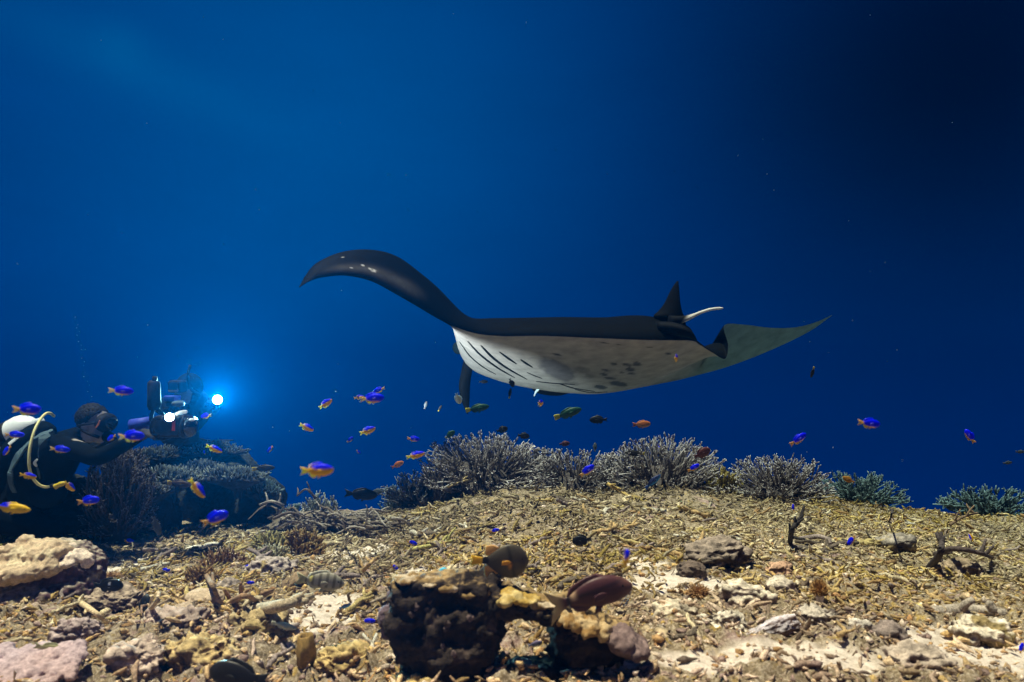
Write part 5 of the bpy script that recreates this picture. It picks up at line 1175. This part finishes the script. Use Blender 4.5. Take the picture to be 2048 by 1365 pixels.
def col_bream(v, nm):
    if nm == 'tail_fin': return C_((.34, .30, .16), v)
    c = C_((.34, .32, .25), v)
    if nm == 'body':
        k = (np.cos(v[:, 0] * 44) > .35)[:, None] * (v[:, 2] > -.09)[:, None] * .75; c = c * (1 - k) + np.array([.10, .09, .06]) * k
        k = np.exp(-(((v[:, 0] + .19) / .03) ** 4))[:, None] * (v[:, 2] > -.02)[:, None]; c = c * (1 - k) + np.array([.72, .66, .2]) * k
    return c
def col_spot(v, nm):
    c = C_((.008, .008, .010), v)
    if nm == 'body': k = (1 - sstep(.0009, .0016, ((v[:, 0] - .06) * .8) ** 2 + ((v[:, 2] - .045) * .6) ** 2))[:, None]; c = c * (1 - k) + np.array([.8, .8, .82]) * k
    return c
def col_sided(v, nm): return col_spot(v, nm)
KINDS = {
    'damsel': ('damsel', col_damsel), 'damsel_y': ('damsel', col_damsel_y), 'saddle': ('wrasse', col_yellow_saddle),
    'dark_wrasse': ('wrasse', plain((.022, .020, .016), (.55, .42, .03))), 'green_wrasse': ('wrasse', plain((.012, .060, .035), (.55, .48, .03))), 'brown_wrasse': ('wrasse', plain((.06, .032, .016), (.5, .34, .03))),
    'black': ('oval', plain((.010, .011, .013))), 'black_long': ('plain', plain((.010, .010, .012))), 'green_oval': ('oval', plain((.02, .075, .03), (.5, .45, .05))), 'orange': ('plain', plain((.42, .13, .04), None, (.5, .25, .14))),
    'ochre': ('oval', plain((.40, .17, .02))), 'grey': ('plain', plain((.05, .06, .07))), 'trigger': ('trigger', col_trigger), 'goat': ('goat', col_goat), 'bream': ('bream', col_bream), 'spot': ('oval', col_spot),
    'butterfly': ('oval', plain((.36, .40, .32), (.08, .25, .5), (.5, .6, .62), (.30, .5, .6))), 'bluefish': ('wrasse', plain((.02, .03, .10), (.03, .10, .35), (.03, .22, .5))), 'pale_wrasse': ('wrasse', plain((.28, .36, .36), (.45, .45, .35), (.5, .46, .36))),
    'mauve': ('plain', plain((.22, .18, .32), None, (.6, .55, .55))), 'reddish': ('oval', plain((.11, .035, .035))), 'striped': ('oval', plain((.32, .30, .14), None, (.45, .42, .28))), 'bigdark': ('oval', plain((.018, .016, .015)))}
_CACHE = {}
def fish_meshes(kind):
    if kind not in _CACHE:
        ps = fish_parts(KINDS[kind]); _CACHE[kind] = {k: mesh(k.rstrip('2'), v, f, M_FISH, c) for k, (v, f, c) in ps.items()}
        V, F = join([(v, f) for v, f, c in ps.values()]); _CACHE[kind]['whole'] = mesh('fish', V, F, M_FISH, np.vstack([c for _, _, c in ps.values()]))
    return _CACHE[kind]
def fish(name, kind, px, py, L, ang, label, cat='fish', group=None, real=.07, yaw=0, d=None, pitchroll=0, tall=1.0):
    ms = fish_meshes(kind); app = max(.35, math.cos(math.radians(yaw)))
    if d is None: d = real * app * FPX / L
    d = min(max(d, 1.45), 6.6)
    g = ray_ground(px, py + .25 * L)
    if g is not None: d = min(d, g[1] - .10 - .2 * L / FPX * d)
    real = L / app / FPX * d
    c = W(px, py, d); a = math.radians(ang); yw = math.radians(yaw)
    f = math.cos(yw) * (RT * math.cos(a) + UP * math.sin(a)) + math.sin(yw) * FW
    up0 = UP if abs(math.sin(a)) < .9 else (RT * (-1 if math.sin(a) > 0 else 1))
    z = up0 - f * (up0 @ f); z /= np.linalg.norm(z); y = np.cross(z, f)
    R = Matrix(((f[0], y[0], z[0]), (f[1], y[1], z[1]), (f[2], y[2], z[2])))
    if L < 20: o = link(name, ms['whole'])
    else:
        o = empty(name, c)
        for k, me in ms.items():
            if k != 'whole': link(k.rstrip('2'), me, o)
    o.location = c; o.rotation_mode = 'QUATERNION'; o.rotation_quaternion = R.to_quaternion(); tall *= RNG.uniform(.86, 1.10); o.scale = (real, real * tall * RNG.uniform(.9, 1.1), real * tall)
    tag(o, label, cat, group); return o
DG = 'blue and yellow damselfish over the reef'
DAMSELS = [ # px, py, length px, heading deg, yaw, kind, label
    (242, 782, 48, -3, 10, 'damsel', 'blue damselfish with yellow tail alone in open water above the first diver'),
    (54, 819, 56, 0, 5, 'damsel', 'large blue damselfish directly above the white tank'),
    (29, 870, 39, 0, 5, 'damsel', 'blue damselfish just below the white tank at the left edge'),
    (14, 901, 30, 222, 15, 'damsel', 'blue damselfish diving left below the tank at the picture edge'),
    (120, 899, 38, -6, 10, 'damsel', 'blue damselfish in front of the first diver’s chest, right of the yellow hose'),
    (223, 876, 25, 205, 20, 'damsel', 'small blue damselfish facing left just below the diver mask'),
    (263, 873, 51, 3, 5, 'damsel', 'blue damselfish in front of the diver’s outstretched arm'),
    (412, 832, 24, 188, 15, 'damsel', 'small blue damselfish facing left directly under the dazzling lamp'),
    (428, 898, 34, -24, 10, 'damsel_y', 'yellow bellied blue damselfish heading down at the right of the mound top'),
    (409, 906, 12, 150, 50, 'damsel', 'tiny blue damselfish just left of the yellow bellied one on the mound'),
    (540, 899, 19, 225, 20, 'damsel', 'small blue damselfish facing down left in open water right of the mound'),
    (56, 952, 34, -10, 5, 'damsel_y', 'slim blue and yellow damselfish crossing the lower yellow hose'),
    (139, 973, 24, -62, 35, 'damsel_y', 'blue and yellow damselfish turned down beside the yellow hose clip'),
    (177, 1002, 44, 8, 5, 'damsel', 'blue damselfish in front of the foot of the plume coral'),
    (394, 977, 48, -55, 10, 'damsel_y', 'blue and yellow damselfish plunging head down past the table corals'),
    (430, 1037, 56, 24, 5, 'damsel', 'large bright blue damselfish rising above the left rubble'),
    (60, 1039, 15, 240, 20, 'damsel_y', 'tiny blue and yellow damselfish under the all yellow fish'),
    (303, 1029, 13, 10, 10, 'damsel', 'tiny blue damselfish, upper of two above the dark spiky bush'),
    (280, 1039, 13, -8, 10, 'damsel', 'tiny blue damselfish, lower of two above the dark spiky bush'),
    (222, 1074, 15, 20, 10, 'damsel', 'tiny blue damselfish right of the orange boulder'),
    (258, 1082, 19, -3, 5, 'damsel', 'small blue damselfish between the orange boulder and the rubble'),
    (106, 1082, 11, 95, 30, 'damsel', 'tiny blue damselfish upright in front of the orange boulder'),
    (462, 962, 9, 45, 10, 'damsel', 'tiniest blue damselfish, by the domed table coral'),
    (651, 808, 30, 36, 10, 'damsel_y', 'blue and yellow damselfish rising alone in open water left of the trio'),
    (718, 795, 18, 10, 35, 'damsel_y', 'small damselfish at the left of the trio under the raised wing'),
    (744, 797, 49, 4, 5, 'damsel', 'largest blue damselfish of the trio under the raised wing'),
    (758, 780, 26, 198, 10, 'damsel', 'upper damselfish of the trio, facing left'),
    (613, 855, 30, -25, 10, 'damsel_y', 'blue and yellow damselfish heading down right above the dead branch tangle'),
    (735, 862, 33, 20, 10, 'damsel_y', 'yellow bellied damselfish in open water below the trio'),
    (700, 880, 16, 45, 10, 'damsel', 'small blue damselfish rising left of the yellow bellied one below the trio'),
    (717, 904, 11, -40, 20, 'damsel', 'tiny blue damselfish deepest in open water below the trio'),
    (827, 878, 26, -6, 10, 'damsel', 'blue damselfish left of the widest thicket, upper of two'),
    (831, 911, 38, 14, 5, 'damsel_y', 'blue backed yellow damselfish left of the widest thicket, lower of two'),
    (634, 941, 66, 2, 5, 'damsel_y', 'largest blue backed yellow damselfish above the dead branch tangle'),
    (1352, 717, 13, 12, 70, 'damsel_y', 'small damselfish in front of the manta belly'),
    (1081, 807, 12, 10, 70, 'damsel_y', 'small damselfish just below the curled fin of the manta'),
    (1061, 903, 13, 120, 40, 'damsel_y', 'tiny damselfish hovering in the widest thicket'),
    (1174, 942, 36, 38, 5, 'damsel', 'blue damselfish rising over the saddle between the thickets'),
    (1318, 897, 15, 100, 20, 'damsel', 'tiny damselfish pointing up in the tallest thicket'),
    (1387, 936, 28, 28, 10, 'damsel', 'blue damselfish at the right flank of the tallest thicket'),
    (1596, 879, 41, 34, 5, 'damsel', 'blue damselfish rising in open water above the staghorn dome'),
    (1738, 847, 48, -6, 5, 'damsel', 'blue damselfish alone in open water on the right'),
    (1940, 873, 31, 118, 10, 'damsel', 'blue damselfish pointing up near the right edge in open water'),
    (1587, 1016, 15, 96, 10, 'damsel', 'tiny blue damselfish pointing up beside the black upright branch'),
    (1703, 1081, 24, 238, 15, 'damsel', 'blue damselfish nosing down above the dark log on the right slope'),
    (1943, 1076, 17, 112, 15, 'damsel_y', 'tiny blue and yellow damselfish over the arched dark branch'),
    (2043, 1297, 22, 70, 10, 'damsel', 'blue damselfish half cut off by the right edge'),
    (824, 1086, 23, -18, 10, 'damsel', 'small blue damselfish over the yellow green branch'),
    (989, 1062, 20, 14, 10, 'damsel', 'small blue damselfish in the middle of the slope above the triggerfish'),
    (1251, 1120, 31, 6, 72, 'damsel_y', 'plump yellow damselfish with a blue cap seen end on'),
    (789, 1135, 20, -42, 10, 'damsel', 'small blue damselfish at the top left corner of the overhang rock'),
    (736, 1243, 30, 2, 5, 'damsel', 'blue damselfish left of the overhang rock near its foot'),
    (601, 1210, 19, 40, 10, 'damsel', 'small blue damselfish at the end of the knobbly log'),
    (499, 1167, 19, 10, 10, 'damsel', 'small blue damselfish, lower of two over the grey pink stone'),
    (494, 1134, 19, 14, 10, 'damsel', 'small blue damselfish, upper of two over the grey pink stone'),
    (430, 1124, 20, -3, 10, 'damsel', 'small blue damselfish over the rusty finger coral'),
    (330, 1141, 20, 0, 10, 'damsel', 'small blue damselfish over the rubble left of the rusty finger coral'),
]
for px, py, L, a, yw, k, lab in DAMSELS: fish('damselfish', k, px, py, L, a, lab.replace('’', "'"), 'damselfish', DG, .075, yw, None, 0, 1.0)
OTHERS = [
    ('saddle', 22, 1016, 76, -8, 5, .12, 'yellow fish with a blue saddle at the left edge under the diver', 'reef_fish'),
    ('green_wrasse', 955, 817, 48, 10, 8, .2, 'dark green wrasse with pale tail below the hanging fin of the manta', 'wrasse'),
    ('green_wrasse', 1136, 827, 58, 18, 5, .22, 'green wrasse with yellow tail rising under the manta', 'wrasse'),
    ('black', 1197, 840, 36, 182, 8, .16, 'dark oval fish facing left in open water below the belly', 'reef_fish'),
    ('orange', 1283, 849, 38, 3, 5, .16, 'orange brown fish in open water between the two thickets', 'reef_fish'),
    ('green_oval', 900, 870, 24, 38, 10, .1, 'green oval fish at the upper left of the widest thicket', 'reef_fish'),
    ('black', 1004, 860, 24, 16, 10, .1, 'dark fish on top of the widest thicket', 'reef_fish'),
    ('black', 1047, 872, 25, -8, 10, .1, 'dark oval fish at the right shoulder of the widest thicket', 'reef_fish'),
    ('reddish', 1129, 888, 22, 5, 10, .1, 'small dark red fish above the saddle', 'reef_fish'),
    ('dark_wrasse', 1269, 907, 40, 178, 5, .16, 'dark wrasse with yellow tail crossing the left of the tallest thicket', 'wrasse'),
    ('bluefish', 1306, 964, 42, 42, 5, .14, 'dark fish with bright blue belly in front of the tallest thicket', 'wrasse'),
    ('reddish', 1404, 907, 38, 25, 10, .14, 'dark red fish at the right top of the tallest thicket', 'reef_fish'),
    ('orange', 795, 930, 27, 26, 8, .1, 'orange fish left of the widest thicket against the water', 'reef_fish'),
    ('dark_wrasse', 527, 937, 45, 4, 5, .16, 'dark wrasse with yellow tail right of the mound', 'wrasse'),
    ('brown_wrasse', 358, 968, 46, -8, 5, .16, 'brown wrasse with yellow tail in front of the table corals', 'wrasse'),
    ('black_long', 722, 989, 66, -5, 5, .26, 'large black fish above the dead branch tangle', 'reef_fish'),
    ('grey', 758, 984, 30, 188, 20, .2, 'dim blue fish behind the large black one', 'reef_fish'),
    ('butterfly', 916, 797, 24, -75, 30, .1, 'pale blue white fish turned down beside the hanging fin', 'reef_fish'),
    ('black', 1023, 766, 20, -65, 20, .1, 'small black fish touching the chin of the manta', 'reef_fish'),
    ('dark_wrasse', 1020, 787, 21, 80, 10, .12, 'small dark wrasse upright below the chin of the manta', 'wrasse'),
    ('grey', 967, 764, 18, 0, 5, .1, 'slim dim fish in open water between the two head fins', 'reef_fish'),
    ('dark_wrasse', 1625, 745, 23, 258, 10, .12, 'small dark wrasse upright in open water right of the manta', 'wrasse'),
    ('ochre', 1697, 960, 25, 155, 10, .1, 'ochre fish above the low teal staghorn', 'reef_fish'),
    ('grey', 2015, 926, 20, 5, 5, .14, 'dim grey fish far off near the right edge', 'reef_fish'),
    ('grey', 2040, 904, 20, 0, 5, .14, 'dim grey fish cut by the right edge', 'reef_fish'),
    ('grey', 851, 811, 16, 75, 10, .14, 'dim upright fish in open water left of the hanging fin', 'reef_fish'),
    ('dark_wrasse', 880, 817, 14, 60, 10, .12, 'tiny dark wrasse in open water left of the hanging fin', 'wrasse'),
    ('trigger', 1000, 1122, 116, -3, 6, .19, 'grey brown triggerfish with orange tail above the overhang rock', 'triggerfish'),
    ('black', 1164, 1081, 40, 190, 8, .10, 'dark oval fish facing left behind the triggerfish', 'reef_fish'),
    ('goat', 1180, 1192, 178, 13, 8, .27, 'maroon goatfish with chin barbels over the right of the overhang rock', 'goatfish'),
    ('bream', 640, 1163, 96, -10, 8, .17, 'striped bream with a pale yellow bar left of the overhang rock', 'bream'),
    ('spot', 216, 1171, 60, -2, 5, .12, 'black damselfish with one white spot beside the orange boulder', 'damselfish'),
    ('grey', 313, 1052, 42, -84, 20, .12, 'dark blue fish head down at the dark spiky bush', 'reef_fish'),
    ('black', 291, 1212, 40, 100, 25, .1, 'black fish nosing up among the left foreground stones', 'reef_fish'),
    ('pale_wrasse', 568, 1252, 52, -18, 8, .12, 'pale blue green wrasse over the sand pocket', 'wrasse'),
    ('bigdark', 478, 1352, 130, 176, 10, .2, 'big dark fish cut off by the bottom edge', 'reef_fish'),
    ('striped', 100, 1300, 62, -22, 10, .12, 'yellow olive fish over the mauve cushion coral', 'reef_fish'),
    ('mauve', 1070, 1288, 30, 12, 10, .06, 'tiny mauve fish inside the arch of the overhang rock', 'reef_fish'),
    ('orange', 105, 1007, 26, 14, 10, .1, 'speckled tan fish by the diver knees', 'reef_fish'),
    ('bluefish', 690, 1213, 24, 20, 5, .07, 'small dark blue tipped wrasse left of the overhang rock', 'wrasse'),
    ('brown_wrasse', 563, 1004, 24, -30, 5, .1, 'small brown wrasse above the left of the tangle', 'wrasse'),
    ('grey', 1190, 895, 18, 85, 20, .14, 'dim upright fish above the saddle', 'reef_fish'),
    ('orange', 1063, 1292, 8, 30, 10, .05, 'minute pink fish at the foot of the arch', 'reef_fish'),
]
for k, px, py, L, a, yw, real, lab, nm in OTHERS:
    o = fish(nm, k, px, py, L, a, lab, nm.replace('_', ' '), None if nm != 'wrasse' else 'wrasses over the reef', real, yw)
    if k == 'goat':
        for sg in (-1, 1):
            v, f = tube1([(.46, .02 * sg, -.06), (.42, .035 * sg, -.12), (.36, .04 * sg, -.17), (.30, .045 * sg, -.20)], [.006, .005, .004, .002], 6, 4)
            link('barbel', mesh('barbel', v, f, M_FISH, C_((.55, .5, .5), v)), o)

# blue nudibranch-like ribbon sponge on the rock, bubbles, drifting motes
d = 2.45; P = [W(880, 1143, d), W(888, 1139, d), W(896, 1143, d), (W(905, 1147, d)), W(914, 1150, d)]; v, f = tube1(P, [.006, .007, .006, .006, .003], 8, 4)
o = link('blue_sponge', mesh('blue_sponge', local(v, P[0]), f, mat_two('blue_sponge', (.05, .38, .62), (.10, .5, .7), 60))); o.location = P[0]; tag(o, 'bright blue ribbon of sponge on top of the overhang rock', 'sponge')
parts = []
for k in range(24):
    t = k / 24; px = 150 + 34 * t + RNG.normal(0, 2.5); py = 640 + 165 * t + RNG.normal(0, 4); parts.append(ellipsoid(W(px, py, 4.7), np.array([1, 1, .8]) * RNG.uniform(.0008, .0022), 1))
for k in range(30): px, py = RNG.normal(318, 22), RNG.uniform(690, 800); parts.append(ellipsoid(W(px + 60, py, 5.8), np.ones(3) * RNG.uniform(.0006, .0014), 1))
v, f = join(parts); tag(link('bubbles', mesh('bubbles', v, f, M_BUB)), 'thin trail of bubbles rising above the first diver', 'bubbles', kind='stuff')
parts = []
for k in range(60):
    d = RNG.uniform(1.8, 6); parts.append(ellipsoid(W(RNG.uniform(0, 2048), RNG.uniform(0, 960), d), np.ones(3) * RNG.uniform(.0006, .0014) * d / 3, 1))
v, f = join(parts); tag(link('drifting_motes', mesh('drifting_motes', v, f, M_BUB)), 'specks of plankton drifting in the open water', 'plankton', kind='stuff')
